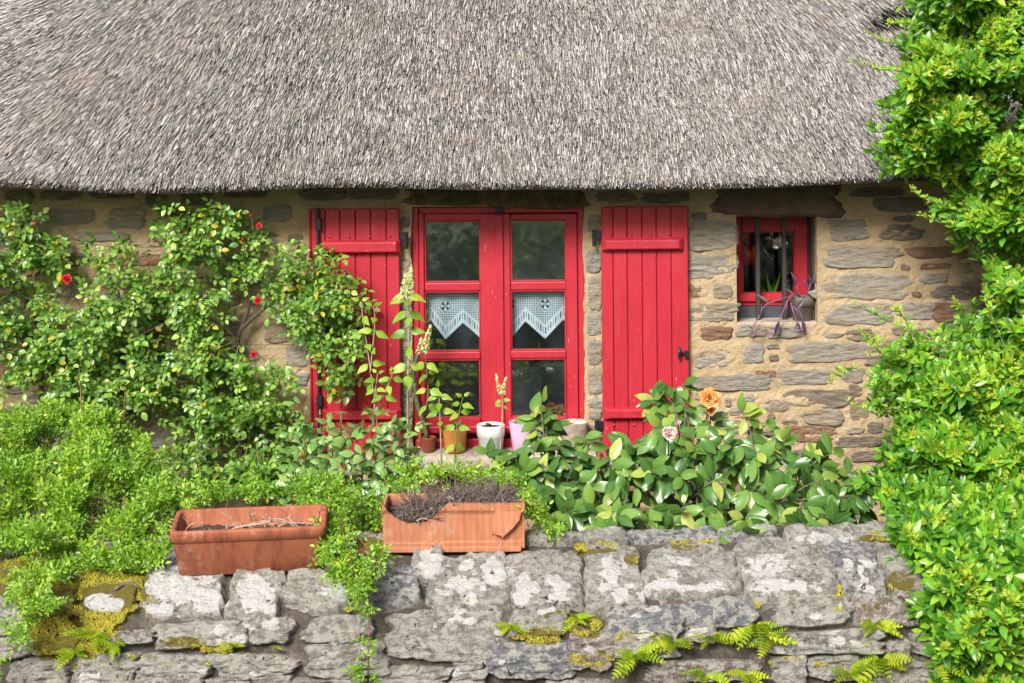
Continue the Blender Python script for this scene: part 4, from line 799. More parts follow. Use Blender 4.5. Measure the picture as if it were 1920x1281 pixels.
# ------------------------------------------------------------------ climbing roses on the cottage wall
T_rose = leaf_t(.042, .028, 4, .28, .22, .45, 1.7)
def rose(label, blobs, n, trunk, flowers, depth, base, canes):
    pl = Plant('climbing_rose', label, 'rose', base, 'climbing roses on the cottage wall'); g = pl.g
    px, py, r = sample_blobs(g, blobs, n); lump = fbm(np.stack([px/42, py/34, px*0+2], -1), 3)
    k = (lump+.9*g.random(n) > .12) | (r < .35); px, py, lump = px[k], py[k], lump[k]; N = len(px)
    Y = -depth[0]-(depth[1]-depth[0])*np.clip(.45+.5*lump+.25*g.normal(0, 1, N), 0, 1); pos = PA(px, py, Y)
    d = norm(np.stack([g.normal(0, .8, N), -np.abs(g.normal(.5, .4, N)), g.normal(-.05, .55, N)], -1)); nn = norm(np.stack([g.normal(0, .35, N), -.75+g.normal(0, .25, N), .8+g.normal(0, .3, N)], -1))
    compound(pl, 'a', T_rose, 'leaf_rose', pos, d, nn, g.uniform(.72, 1.12, N), 2, .026)
    for pts, r0, r1 in trunk: pl.stem(spline([P(*q) for q in pts], 22), r0, r1, 'bark', 8, 'branch', True)
    hub = [P(*q) for q in canes]; pick = g.choice(N, min(170, N), replace=False)
    for i in pick:
        h_ = min(hub, key=lambda q: np.linalg.norm(q-pos[i])); v = pos[i]-h_
        if np.linalg.norm(v) > .32: v = v/np.linalg.norm(v)*.3
        pl.stem(wander(g, pos[i]-v, pos[i], 4, .008), .0034, .0016, 'stem_green' if g.random() < .6 else 'bark', 4, 'shoot')
    for (x, y, rp) in flowers:
        c = P(x, y, -depth[1]-.05); rad = rp/400.
        if rp > 6: f = obj('flower', *petals_flower(c, rad, 5, (.1, -1, .35), random.Random(int(x)) and g, .95), M['rose_red'], pl.o, True)
        else:
            V, F = lathe([(.001, -rad), (.45*rad, -.75*rad), (.62*rad, -.1*rad), (.5*rad, .6*rad), (.2*rad, 1.2*rad), (.02*rad, 1.5*rad)], c, 10); obj('rose_bud', V, F, M['rose_red'], pl.o, True)
        pl.stem(spline([c+np.array([0, .05, -.09]), c+np.array([.005, .02, -.04]), c+np.array([0, .004, -.004])], 6), .0026, .002, 'stem_green', 5, 'flower_stalk')
    pl.finish(); return pl
rose('climbing rose with grey trunk and red blooms spreading over wall and left shutter', [(215,480,66,26),(170,525,42,34),(275,520,60,30),(300,560,95,50),(350,595,90,50),(245,590,95,45),(385,630,45,40),(205,640,90,45),(140,690,80,55),(300,665,105,48),(180,730,85,60),(300,740,110,65),(400,720,75,60),(450,765,80,60),(510,790,60,60),(390,820,100,60),(480,860,80,55),(330,860,70,50),(520,705,38,34),(420,412,46,28),(438,455,56,40),(398,470,28,30),(306,412,34,28),(345,445,34,52),(335,490,30,40),(480,440,28,28),(415,520,46,30),(465,500,30,36),(530,492,44,42),(592,505,52,50),(600,565,60,46),(556,555,60,48),(655,600,34,34),(640,655,42,42),(640,715,36,26),(612,620,46,40),(560,610,26,24),(660,545,16,22),(490,880,70,40),(560,880,40,40),(440,690,30,20)], 3500,
     [([(452, 860, -.12), (448, 760, -.10), (446, 690, -.08), (447, 630, -.07), (470, 600, -.08), (500, 575, -.09), (540, 545, -.11), (590, 540, -.12)], .017, .006), ([(447, 632, -.07), (462, 590, -.08), (468, 555, -.09), (450, 510, -.11), (442, 470, -.13)], .013, .005), ([(446, 660, -.08), (400, 630, -.1), (330, 600, -.12), (260, 560, -.1), (220, 520, -.08)], .010, .004), ([(450, 740, -.1), (380, 720, -.12), (300, 700, -.14), (200, 690, -.12)], .010, .004), ([(456, 545, -.09), (420, 480, -.06), (350, 440, -.05), (310, 420, -.04)], .007, .003)],
     [(126, 524, 11), (486, 424, 6.5), (455, 451, 5.5), (278, 494, 4.5), (484, 564, 9), (476, 665, 7.5), (397, 666, 3.5), (470, 405, 3.5), (396, 444, 3)], (.05, .34), P(452, 960, -.12)*[1, 1, 0]+[0, 0, .42], [(447, 640, -.1), (500, 575, -.1), (455, 520, -.1), (330, 600, -.12), (590, 545, -.14), (300, 700, -.14), (400, 790, -.12), (480, 800, -.12), (220, 540, -.1), (630, 640, -.14), (340, 440, -.06), (160, 700, -.1)])
rose('smaller climbing rose with a few pale buds at the far left of the wall', [(50,395,30,18),(45,425,44,28),(70,455,50,30),(20,470,40,40),(85,475,40,30),(30,515,36,34),(80,545,55,30),(40,575,60,34),(90,590,40,30),(30,620,50,36),(60,660,60,36),(30,700,46,30),(-60,480,70,90),(-60,620,80,80),(105,500,34,20),(100,640,44,34)], 1000,
     [([(70, 860, -.1), (78, 720, -.08), (86, 640, -.08), (104, 560, -.08), (122, 490, -.07), (132, 455, -.06)], .013, .005), ([(86, 640, -.08), (60, 580, -.1), (40, 520, -.12), (50, 440, -.13), (56, 395, -.14)], .009, .003)], [(66, 420, 4.0), (60, 512, 3.0)], (.05, .30), P(70, 960, -.1)*[1, 1, 0]+[0, 0, .42], [(86, 640, -.1), (50, 560, -.12), (50, 450, -.13), (110, 520, -.08), (-50, 560, -.1)])

# ------------------------------------------------------------------ fine leaved shrub at the left and the sprays by the troughs
T_fine = leaf_t(.023, .0110, 3, .3, .2, .45, 1.6)
def fine_mass(pl, px, py, Y, up=.9, s=(.8, 1.25)):
    g = pl.g; N = len(px); pos = PA(px, py, Y); d = norm(np.stack([g.normal(0, .55, N), -.35+g.normal(0, .4, N), up*.8+g.normal(0, .45, N)], -1)); nn = norm(np.stack([g.normal(0, .4, N), -.7+g.normal(0, .3, N), .75+g.normal(0, .3, N)], -1)); compound(pl, 'a', T_fine, 'leaf_shrub', pos, d, nn, g.uniform(*s, N), 3, .0125); return pos
pl = Plant('low_shrub', 'bright green fine leaved shrub mounding over the left end of the wall', 'shrub', P(120, 1000, -1.2)*[1, 1, 0]+[0, 0, .42]); g = pl.g
poly = [(-260, 800), (30, 775), (110, 765), (200, 775), (260, 815), (300, 870), (330, 920), (318, 960), (322, 1030), (290, 1066), (220, 1075), (190, 1070), (150, 1070), (128, 1090), (100, 1095), (85, 1070), (40, 1045), (-260, 1035)]
px, py = sample_poly(g, poly, 7400); t = np.clip((py-770)/300, 0, 1.3); lump = fbm(np.stack([px/60, py/42, px*0], -1), 3); keep = lump+1.1*g.random(len(px)) > -.15; px, py, t, lump = px[keep], py[keep], t[keep], lump[keep]
Y = -.72-1.22*t-.22*lump+np.abs(g.normal(0, .07, len(px))); pos = fine_mass(pl, px, py, Y)
tr = []
for (x0, y0, x1, y1, n) in ((50, 1060, 35, 1130, 60), (85, 1080, 72, 1150, 60), (40, 1140, 45, 1210, 26), (0, 1150, -20, 1281, 26)):
    q = g.random(n); x = x0+(x1-x0)*q+g.normal(0, 15, n); y = y0+(y1-y0)*q+g.normal(0, 10, n); tr.append((x, y))
x = np.concatenate([a[0] for a in tr]); y = np.concatenate([a[1] for a in tr]); Yh = np.interp(y, [1040, 1110, 1160, 1281], [-1.95, -2.1, -2.2, -2.24])-np.abs(g.normal(0, .03, len(x))); fine_mass(pl, x, y, Yh, -.2)
for i in g.choice(len(pos), 260, replace=False):
    q = pos[i]; root = np.array([q[0]+g.normal(0, .12), min(q[1]+.18, -.6), max(.45, q[2]-.3)]); pl.stem(wander(g, root, q+np.array([0, 0, .02]), 4, .012), .0032, .0014, 'stem_red' if g.random() < .55 else 'stem_green', 4, 'shoot')
for (x0, y0, x1, y1) in ((218, 860, 235, 735), (150, 800, 148, 700), (5, 800, 3, 690), (176, 830, 178, 755)):
    pl.stem(spline([P(x0, y0, -.85), P((x0+x1)/2+3, (y0+y1)/2, -.8), P(x1, y1, -.75)], 10), .0045, .002, 'stem_red', 6, 'shoot')
pl.finish()
pl = Plant('trailing_shrub', 'fine leaved green shrub trailing down the wall between the two troughs', 'shrub', P(655, 1000, -1.5)*[1, 1, 0]+[0, 0, .42]); g = pl.g
bl = [(622,975,24,34),(638,1015,28,30),(628,1045,26,26),(675,1062,30,20),(708,1040,22,14),(650,1078,30,20),(688,1086,24,20),(668,1104,18,12),(686,1124,9,12),(690,1150,5,10),(600,930,40,24),(640,930,40,22),(612,1000,12,26)]
px, py, r = sample_blobs(g, bl, 560); Y = np.interp(py, [900, 960, 1020, 1060, 1110, 1200], [-1.3, -1.5, -1.78, -1.98, -2.14, -2.2])-np.abs(g.normal(0, .05, len(px))); pos = fine_mass(pl, px, py, Y, .1)
bl2 = [(690,1195,10,16),(692,1228,14,18),(684,1258,22,16),(668,1278,24,12)]; px, py, r = sample_blobs(g, bl2, 30); fine_mass(pl, px, py, -2.2-np.abs(g.normal(0, .03, len(px))), .1)
for q in ([(640, 960, -1.5), (645, 1010, -1.85), (665, 1070, -2.1), (690, 1140, -2.2), (690, 1270, -2.22)], [(620, 940, -1.5), (615, 1000, -1.75), (630, 1060, -2.05)], [(650, 980, -1.6), (690, 1030, -1.98), (715, 1070, -2.1)]): pl.stem(spline([P(*a) for a in q], 16), .004, .002, 'stem_red', 5, 'shoot', True)
pl.finish()
pl = Plant('trailing_shrub', 'line of low yellow green sprays rising behind the two terracotta troughs', 'shrub', P(640, 960, -1.3)*[1, 1, 0]+[0, 0, .42]); g = pl.g
bl = [(380,925,50,16),(430,935,50,10),(480,928,50,16),(540,922,50,16),(590,912,46,18),(350,950,40,16),(690,950,24,24),(700,985,18,26),(740,912,28,14),(800,897,44,12),(850,893,44,12),(900,897,40,14),(950,912,30,14),(985,935,20,18),(1000,960,18,18),(1020,985,18,20),(1035,1012,14,18),(660,990,20,34),(770,890,26,12)]
px, py, r = sample_blobs(g, bl, 620); Y = np.where(px > 985, -1.62, np.interp(py, [860, 1000], [-1.25, -1.42]))+g.normal(0, .05, len(px)); pos = fine_mass(pl, px, py, Y, .7)
for i in g.choice(len(pos), 130, replace=False): q = pos[i]; pl.stem(wander(g, q+np.array([g.normal(0, .05), .05, -.16]), q, 4, .008), .0028, .0013, 'stem_red' if g.random() < .5 else 'stem_green', 4, 'shoot')
pl.finish()

# ------------------------------------------------------------------ honeysuckle at the right: vine above, hedge below
T_h = leaf_t(.066, .027, 4, .22, .18, .48, 1.6); T_hs = leaf_t(.042, .0165, 3, .3, .1, .48, 1.5)
KE = [('a', T_h, 'leaf_hedge'), ('y', T_hs, 'leaf_young')]
def hedge(pl, poly, n, Yf, seedoff):
    g = pl.g; px, py = sample_poly(g, poly, n); lump = fbm(np.stack([px/75+seedoff, py/60, px*0], -1), 4); keep = lump+1.0*g.random(n) > -.05; px, py, lump = px[keep], py[keep], lump[keep]; N = len(px)
    Y = Yf(px, py)-.21*lump+np.abs(g.normal(0, .07, N)); pos = PA(px, py, Y); d = norm(np.stack([-.15+g.normal(0, .5, N), -.6+g.normal(0, .35, N), .5+g.normal(0, .45, N)], -1)); sprig(pl, KE, pos-d*.03, d, g.uniform(.78, 1.15, N), 5, .0135, [1.0, 1.05, .9, .95, .62])
    n2 = N//2; i = g.choice(N, n2); p2 = pos[i]+np.stack([g.normal(0, .03, n2), g.uniform(.05, .28, n2), g.normal(0, .03, n2)], -1); d2 = norm(g.normal(0, 1, (n2, 3))+[0, -.5, .3]); sprig(pl, [KE[0], KE[0]], p2, d2, g.uniform(.8, 1.1, n2), 4, .016, [1, 1, 1, .8]); return pos
def long_shoot(pl, pts, n, s0=1.0, m='stem_green'):
    g = pl.g; p = spline([P(*q) for q in pts], 24); pl.stem(p, .0030, .0014, m, 5, 'shoot', True); T = norm(np.gradient(p, axis=0))
    for k in np.linspace(3, 23, n).astype(int):
        d = T[k:k+1]; fr = k/23; sprig(pl, [KE[1], KE[1]] if fr > .8 else KE, p[k:k+1], jit(g, d*.5+np.array([[0, -.3, .6]]), .3), np.array([s0*(1.0-.25*fr)]), 3 if fr < .9 else 4, .011, [.85, .8, .55, .4])
vine = Plant('honeysuckle_vine', 'leafy green honeysuckle vine hanging beside the thatch at the upper right', 'vine', np.array([2.5, -.6, -.46])); g = vine.g
pos = hedge(vine, [(1722, -60), (1726, 30), (1716, 70), (1728, 120), (1702, 150), (1700, 205), (1672, 240), (1662, 285), (1692, 312), (1730, 318), (1790, 345), (1775, 385), (1800, 420), (1840, 440), (1850, 490), (1868, 520), (1880, 600), (1900, 640), (2330, 660), (2330, -60)], 5400, lambda x, y: -.86-.30*np.clip((x-1660)/260, 0, 1)-.1*np.sin(y/90), 0)
for i in g.choice(len(pos), 150, replace=False): q = pos[i]; vine.stem(wander(g, q+np.array([.08, .16, -.06]), q, 4, .012), .0034, .0016, 'stem_red', 4, 'shoot')
for q in ([(1790, 395, -.9), (1760, 385, -.95), (1730, 370, -.95), (1708, 356, -.97)], [(1830, 425, -.95), (1790, 425, -.98), (1755, 415, -1.0), (1725, 405, -1.0)], [(1730, 48, -.9), (1700, 46, -.92), (1675, 44, -.95), (1668, 46, -.96)], [(1700, 135, -.8), (1670, 132, -.85), (1640, 128, -.85), (1600, 118, -.86)], [(1720, 70, -.8), (1690, 76, -.85), (1660, 80, -.85), (1630, 62, -.86)], [(1850, 530, -1.1), (1855, 580, -1.12), (1880, 640, -1.15), (1905, 700, -1.2)]): long_shoot(vine, q, 8, .9)
for x in (2.75, 2.9): vine.stem(wander(g, (x, -.2, -.46), (x-.1, -.35, 2.3), 10, .03), .022, .012, 'bark', 8, 'trunk', True)
vine.stem(wander(g, (2.65, -.35, 2.3), (2.3, -.45, 3.3), 6, .03), .014, .006, 'bark', 7, 'trunk', True)
vine.finish()
hed = Plant('honeysuckle_hedge', 'dense bright green honeysuckle hedge tumbling over the right end of the wall', 'hedge', np.array([2.3, -1.5, -.46])); g = hed.g
def YH(x, y): return np.interp(y, [560, 700, 900, 1000, 1080, 1300], [-.75, -1.0, -1.45, -1.85, -2.2, -2.34])+.35*np.clip((1760-x)/170, 0, 1)*np.interp(y, [880, 1010], [1, 0])-.10*np.clip((x-1760)/160, 0, 1)
pos = hedge(hed, [(2330, 640), (1900, 640), (1880, 660), (1830, 640), (1800, 690), (1740, 700), (1722, 740), (1690, 765), (1688, 810), (1712, 850), (1670, 872), (1640, 890), (1650, 930), (1670, 960), (1698, 985), (1708, 1022), (1745, 1050), (1760, 1085), (1752, 1130), (1768, 1170), (1756, 1215), (1772, 1250), (1750, 1300), (2330, 1300)], 6300, YH, 7)
k_ = sample_poly(g, [(1880, 590), (1800, 600), (1740, 640), (1690, 640), (1640, 700), (1630, 790), (1700, 770), (1860, 680), (1930, 640), (1930, 560)], 420); Nk = len(k_[0]); pk = PA(k_[0], k_[1], -.75+g.normal(0, .12, Nk)); sprig(hed, KE, pk, norm(np.stack([-.3+g.normal(0, .5, Nk), -.4+g.normal(0, .3, Nk), .6+g.normal(0, .4, Nk)], -1)), g.uniform(.65, .95, Nk), 4, .013, [.95, .9, .7, .5])
for i in g.choice(len(pos), 180, replace=False): q = pos[i]; hed.stem(wander(g, q+np.array([.06, .14, -.1]), q, 4, .012), .0034, .0016, 'stem_red' if g.random() < .6 else 'stem_green', 4, 'shoot')
for q in ([(1800, 650, -.8), (1740, 635, -.82), (1680, 610, -.84), (1640, 590, -.86), (1606, 572, -.88)], [(1780, 720, -.8), (1720, 690, -.8), (1670, 650, -.8), (1640, 640, -.8), (1628, 660, -.8)], [(1700, 760, -.8), (1650, 720, -.78), (1600, 690, -.76), (1570, 700, -.75), (1558, 720, -.75)], [(1720, 800, -.85), (1670, 775, -.85), (1620, 770, -.83), (1570, 742, -.8)], [(1830, 660, -.85), (1810, 610, -.85), (1800, 580, -.86), (1790, 566, -.87)], [(1880, 680, -.9), (1862, 620, -.9), (1850, 570, -.92), (1846, 540, -.92)], [(1740, 660, -.78), (1712, 625, -.78), (1690, 590, -.8), (1676, 578, -.8)], [(1700, 700, -.75), (1660, 670, -.74), (1632, 640, -.73), (1618, 622, -.72)]): long_shoot(hed, q, 10, .85)
for x, y in ((2.1, -.7), (2.4, -.7), (2.7, -.7)): hed.stem(wander(g, (x, y, .4), (x-.1, y+.05, 1.15), 8, .03), .014, .006, 'bark', 7, 'trunk', True)
hed.finish()
# ------------------------------------------------------------------ camellia in front of the wall
T_c = leaf_arch(.114, .060, 8, .55, .26, .45, 1.9); T_c2 = leaf_arch(.108, .053, 8, .3, .42, .45, 1.8, .10)
cam_ = Plant('camellia_bush', 'camellia bush with large glossy dark leaves and faded orange blooms', 'camellia', P(1300, 1000, -1.15)*[1, 1, 0]+[0, 0, .42]); g = cam_.g
tips = [(1250,720,-.8),(1285,760,-.85),(1330,770,-.85),(1390,770,-.85),(1450,800,-.9),(1510,830,-.95),(1560,850,-1.0),(1600,880,-1.05),(1240,800,-.95),(1190,830,-1.0),(1300,820,-1.05),(1360,830,-1.1),(1420,850,-1.1),(1480,880,-1.15),(1540,900,-1.2),(1600,930,-1.2),(1140,860,-1.1),(1090,850,-1.05),(1050,830,-1.0),(1000,845,-1.0),(950,850,-1.0),(915,850,-1.0),(1020,880,-1.2),(1080,900,-1.3),(1150,900,-1.3),(1220,880,-1.2),(1280,890,-1.3),(1340,900,-1.3),(1400,910,-1.3),(1450,930,-1.35),(1510,950,-1.35),(1110,950,-1.45),(1160,970,-1.5),(1220,960,-1.45),(1280,960,-1.45),(1340,960,-1.4),(1400,970,-1.45),(1560,960,-1.3),(1060,960,-1.45),(1130,1000,-1.55),(1190,1005,-1.55),(1250,990,-1.5),(1390,1000,-1.62),(1015,755,-.72),(1000,775,-.72),(1030,780,-.7),(1460,980,-1.4),(1330,1000,-1.45),(1040,920,-1.35),(1000,900,-1.25),(975,880,-1.2),(1630,900,-1.1),(1280,720,-.8),(1225,745,-.82),(1470,830,-1.0),(1100,820,-.98),(1090,1002,-1.52),(1150,1010,-1.54),(1235,1010,-1.54),(1300,1006,-1.53),(1365,1004,-1.53),(1440,996,-1.5),(1510,985,-1.48),(1570,980,-1.45),(1045,1000,-1.5)]
root = P(1300, 1000, -1.1); root[2] = .45
hubs = [P(1150, 960, -1.15), P(1300, 930, -1.15), P(1450, 950, -1.15), P(1040, 930, -1.1)]
for h_ in hubs: cam_.stem(wander(g, root+np.array([(h_[0]-root[0])*.4, 0, 0]), h_, 6, .02), .012, .008, 'bark', 7, 'branch', True)
for ti, (x, y, Yt) in enumerate(tips):
    tip = P(x, y, Yt); h_ = min(hubs, key=lambda q: np.linalg.norm(q-tip)); pts = wander(g, h_, tip, 5, .012); cam_.stem(pts, .006, .0026, 'bark', 5, 'twig'); T = norm(pts[-1]-pts[-4]); T = norm(T*.5+np.array([g.normal(0, .3), -.5, .35])); n = 12
    for k in range(n):
        th = k*2.4+g.uniform(0, 6); a = norm(np.cross(T, [0.3, .2, 1.])); b = np.cross(T, a); rd = a*math.cos(th)+b*math.sin(th); p = tip-T*.012*k+g.normal(0, .006, 3); d = norm(rd*(.85 if k else .2)+T*.35+np.array([0, -.35, -.38 if k > 2 else -.1])+g.normal(0, .15, 3)); nn = norm(TO_CAM+T*.35+g.normal(0, .33, 3))
        cam_.leaves('a' if g.random() < .6 else 'b', T_c, 'leaf_camellia', p[None], d[None], nn[None], np.array([g.uniform(.72, 1.08)])) if g.random() < .6 else cam_.leaves('c', T_c2, 'leaf_camellia', p[None], d[None], nn[None], np.array([g.uniform(.75, 1.1)]))
# inner leaves that close the bush
px, py = sample_poly(g, [(1000, 900), (1130, 860), (1230, 790), (1330, 800), (1480, 850), (1620, 900), (1620, 985), (1400, 1005), (1060, 1010), (1000, 960)], 380); N = len(px); pos = PA(px, py, -1.0+g.uniform(-.12, .12, N)); cam_.leaves('a', T_c, 'leaf_camellia', pos, norm(np.stack([g.normal(0, .7, N), g.normal(-.4, .3, N), g.normal(-.4, .4, N)], -1)), norm(np.stack([g.normal(0, .4, N), -.8+g.normal(0, .2, N), .5+g.normal(0, .3, N)], -1)), g.uniform(.8, 1.05, N))
gg = np.random.default_rng(3)
for (x, y, Yv, rp, m, op) in ((1331, 748, -.95, 21, 'petal_faded', .9), (1332, 772, -.93, 9, 'petal_faded', .7), (1255, 815, -1.28, 20, 'petal_pink', .5), (1271, 794, -1.25, 10, 'petal_pink', .35), (1128, 855, -1.1, 9, 'petal_dead', 1.0)):
    c = P(x, y, Yv); rad = rp/2650*(Yv+7.8); obj('flower', *petals_flower(c, rad, 5, (-.1, -.9, .45), gg, op), M[m], cam_.o, True); h_ = c+np.array([.01, .12, -.12]); cam_.stem(wander(g, h_, c, 4, .006), .004, .003, 'bark', 5, 'twig')
cam_.finish()

# ------------------------------------------------------------------ large leaved rose bush before the left shutter
T_b = leaf_arch(.088, .056, 6, .4, .28, .42, 1.6)
br = Plant('rose_bush', 'upright rose bush with broad blue green leaves and reddish young tips', 'rose', P(650, 960, -.75)*[1, 1, 0]+[0, 0, .42]); g = br.g
for (x0, y0, x1, y1, n) in ((575, 960, 572, 760, 8), (590, 960, 605, 800, 7), (620, 970, 640, 775, 9), (650, 975, 660, 820, 8), (670, 975, 702, 775, 10), (700, 970, 735, 790, 9), (640, 980, 615, 860, 7), (690, 985, 705, 880, 7), (720, 980, 690, 900, 6), (600, 985, 560, 880, 6), (660, 985, 640, 900, 6), (720, 960, 770, 800, 6)):
    a, b = P(x0, y0+70, -.75), P(x1, y1, -.75+g.normal(0, .07)); pts = wander(g, a, b, 6, .012); br.stem(pts, .0065, .0026, 'stem_red' if g.random() < .7 else 'stem_green', 6, 'cane_stem', True); m_ = len(pts)
    for k in np.linspace(m_*.3, m_-1, n).astype(int):
        th = g.uniform(0, 6.28); d = norm(np.array([math.cos(th), -abs(math.sin(th))*.7, .25])); nn = norm(np.array([g.normal(0, .3), -.55, .85])); compound(br, 'a', T_b, 'leaf_bigrose', pts[k][None]+d*.015, d[None], nn[None], np.array([g.uniform(.6, 1.0)*(.75 if k > m_*.85 else 1)]), 1 if g.random() < .5 else 2, .034)
px, py = sample_poly(g, [(545, 800), (600, 770), (660, 800), (720, 770), (775, 820), (780, 900), (740, 960), (560, 960)], 130); Nk = len(px); compound(br, 'a', T_b, 'leaf_bigrose', PA(px, py, -.75+g.normal(0, .1, Nk)), norm(np.stack([g.normal(0, .8, Nk), -.3+g.normal(0, .3, Nk), g.normal(.05, .5, Nk)], -1)), norm(np.stack([g.normal(0, .4, Nk), -.75+g.normal(0, .3, Nk), .6+g.normal(0, .3, Nk)], -1)), g.uniform(.55, .95, Nk)*np.interp(py, [770, 860], [.7, 1.0]), 1, .036)
for (x, y) in ((575, 768), (706, 770), (566, 856), (600, 775), (640, 785)):
    c = P(x, y, -.78); rad = .011; V, F = lathe([(.001, -rad), (.5*rad, -.7*rad), (.6*rad, 0), (.4*rad, .9*rad), (.03*rad, 1.9*rad)], c, 9); obj('rose_bud', V, F, M['rose_red' if x == 566 else 'leaf_bigrose'], br.o, True); br.stem(spline([c+np.array([.006, .01, -.10]), c+np.array([.002, 0, -.05]), c-np.array([0, 0, rad])], 6), .0028, .002, 'stem_red', 5, 'flower_stalk')
br.finish()

# ------------------------------------------------------------------ lilac shoots before the window
T_l = leaf_arch(.112, .062, 6, .4, .35, .33, 1.4)
def panicle(pl, p0, p1, r, n):
    g = pl.g; V, F = [], []; ax = norm(p1-p0); L = np.linalg.norm(p1-p0)
    for k in range(n):
        t = g.random()**1.1; a = norm(np.cross(ax, g.normal(0, 1, 3))); c = p0+ax*L*t+a*r*(1-t*.85)*(.45+.6*g.random()); f = norm(a+ax*.5+np.array([0, -.3, 0])); u = norm(np.cross(f, g.normal(0, 1, 3))); v = np.cross(f, u); s = g.uniform(.0055, .009); k0 = len(V); V.append(c+f*.002)
        for j in range(8): th = j*math.pi/4; rr_ = s if j % 2 == 0 else s*.42; V.append(c+(u*math.cos(th)+v*math.sin(th))*rr_+f*(.003 if j % 2 == 0 else 0))
        F += [(k0, k0+1+j, k0+1+(j+1) % 8) for j in range(8)]; b0 = len(V); V += [c-f*.009, c+u*.002, c-u*.001+v*.002, c-u*.001-v*.002]; F += [(b0, b0+1, b0+2), (b0, b0+2, b0+3), (b0, b0+3, b0+1)]
    obj('flower_panicle', np.array(V), F, M['petal_cream'], pl.o); pl.stem([p0-ax*.02, p0+ax*L*.9], .0022, .0012, 'stem_green', 5, 'flower_stalk')
def lilac(pl, pts, r0, pairs, size, start=.3, leafpx=None, stemm='cane'):
    g = pl.g; p = spline([P(*q) for q in pts], 30); pl.stem(p, r0, r0*.45, stemm, 7, 'stem', True); T = norm(np.gradient(p, axis=0)); ph = g.uniform(0, 3)
    for j, k in enumerate(np.linspace(start*29, 29, pairs).astype(int)):
        for sg in (-1, 1):
            th = ph+j*1.57; sd = np.array([math.cos(th), math.sin(th)*.6-.1, 0])*sg; d = norm(sd+np.array([0, -.25, .5 if j == pairs-1 else g.uniform(-.55, .15)])); nn = norm(np.array([sd[0]*.35+g.normal(0, .3), -.85, .5+g.normal(0, .2)]))
            pl.leaves('a', T_l, 'leaf_lilac', p[k][None]+d*.006, d[None], nn[None], np.array([size*g.uniform(.75, 1.05)*(.6 if j == pairs-1 else 1)]))
lb = Plant('lilac_shrub', 'young lilac with two cream flower spikes left of the red window', 'lilac', P(765, 930, -.34)*[1, 1, 0]+[0, 0, .42]); g = lb.g
YL = -.34
lilac(lb, [(768, 940, YL), (766, 850, YL), (764, 760, YL), (766, 660, YL), (765, 580, YL), (764, 540, YL)], .0075, 9, .85, .52)
lilac(lb, [(786, 930, YL-.05), (783, 860, YL-.05), (790, 800, YL-.05), (802, 745, YL-.05), (800, 690, YL-.05), (795, 660, YL-.05)], .0060, 5, .72, .58, stemm='stem_red')
lilac(lb, [(700, 950, YL-.1), (712, 860, YL-.1), (705, 780, YL-.08), (694, 690, YL-.06), (684, 620, YL-.06), (676, 565, YL-.05)], .0055, 6, .72, .55)
lilac(lb, [(694, 700, YL-.07), (700, 640, YL-.08), (703, 600, YL-.08), (700, 575, YL-.08)], .004, 4, .7, .25)
lilac(lb, [(700, 800, YL-.1), (703, 740, YL-.12), (706, 715, YL-.12), (708, 700, YL-.12)], .004, 4, .68, .2); lilac(lb, [(706, 770, YL-.1), (722, 735, YL-.12), (732, 712, YL-.12), (736, 700, YL-.12)], .004, 4, .66, .3)
for x, y, rr_ in ((757, 562, .036), (767, 548, .032)): panicle(lb, P(x, y, YL), P(x+4, y-48, YL-.01), rr_, 190)
panicle(lb, P(794, 660, YL-.05), P(808, 610, YL-.06), .027, 150); panicle(lb, P(786, 662, YL-.05), P(790, 632, YL-.06), .018, 40); panicle(lb, P(776, 878, -.5), P(786, 838, -.5), .03, 80)
lb.finish()
l2 = Plant('lilac_shoot', 'leafy lilac shoot in front of the orange pot', 'lilac', P(830, 940, -.4)*[1, 1, 0]+[0, 0, .42]); g = l2.g
lilac(l2, [(828, 950, -.4), (828, 880, -.4), (826, 810, -.4), (824, 760, -.4), (822, 728, -.4)], .0058, 5, .72, .62); lilac(l2, [(856, 950, -.42), (853, 880, -.42), (855, 820, -.42), (862, 770, -.42), (868, 745, -.42)], .0042, 5, .62, .45, stemm='stem_green'); l2.finish()
l3 = Plant('lilac_shoot', 'single bare lilac stem ending in a forked cream flower before the window', 'lilac', P(936, 940, -.36)*[1, 1, 0]+[0, 0, .42]); g = l3.g
lilac(l3, [(934, 950, -.36), (936, 870, -.36), (941, 800, -.36), (942, 765, -.36), (941, 740, -.36)], .0056, 3, .36, .82); panicle(l3, P(939, 738, -.36), P(930, 702, -.37), .016, 60); panicle(l3, P(942, 738, -.36), P(949, 708, -.37), .016, 55); l3.finish()

# ------------------------------------------------------------------ ferns rooted in the wall joints
def frond(L, W, np_, g):
    V, F = [], []; ys = np.linspace(.12, .97, np_)
    cv = g.uniform(.15, .45)
    def z(y): return -cv*L*y*y
    for i, y in enumerate(ys):
        w_ = W/2*math.sin(math.pi*min(1, (y*.80+.19)))**.8*g.uniform(.85, 1.1); dl = L*1.0/np_
        for sg in (-1, 1):
            k = len(V); V += [(0, y*L-dl*.5, z(y)), (0, y*L+dl*.5, z(y)), (sg*w_*.6, y*L+dl*.78, z(y)+.10*w_), (sg*w_, y*L+dl*.55+w_*.16, z(y)-.10*w_), (sg*w_*.6, y*L-dl*.30, z(y)+.02*w_)]; F += [(k, k+4, k+2), (k, k+2, k+1), (k+4, k+3, k+2)]
    k = len(V); V += [(-.0012, 0, 0), (.0012, 0, 0), (.0008, L, z(1)), (-.0008, L, z(1)), (0, L*.5, z(.5)+.002)]; F += [(k, k+1, k+4), (k+1, k+2, k+4), (k+2, k+3, k+4), (k+3, k, k+4)]
    return np.array(V), F
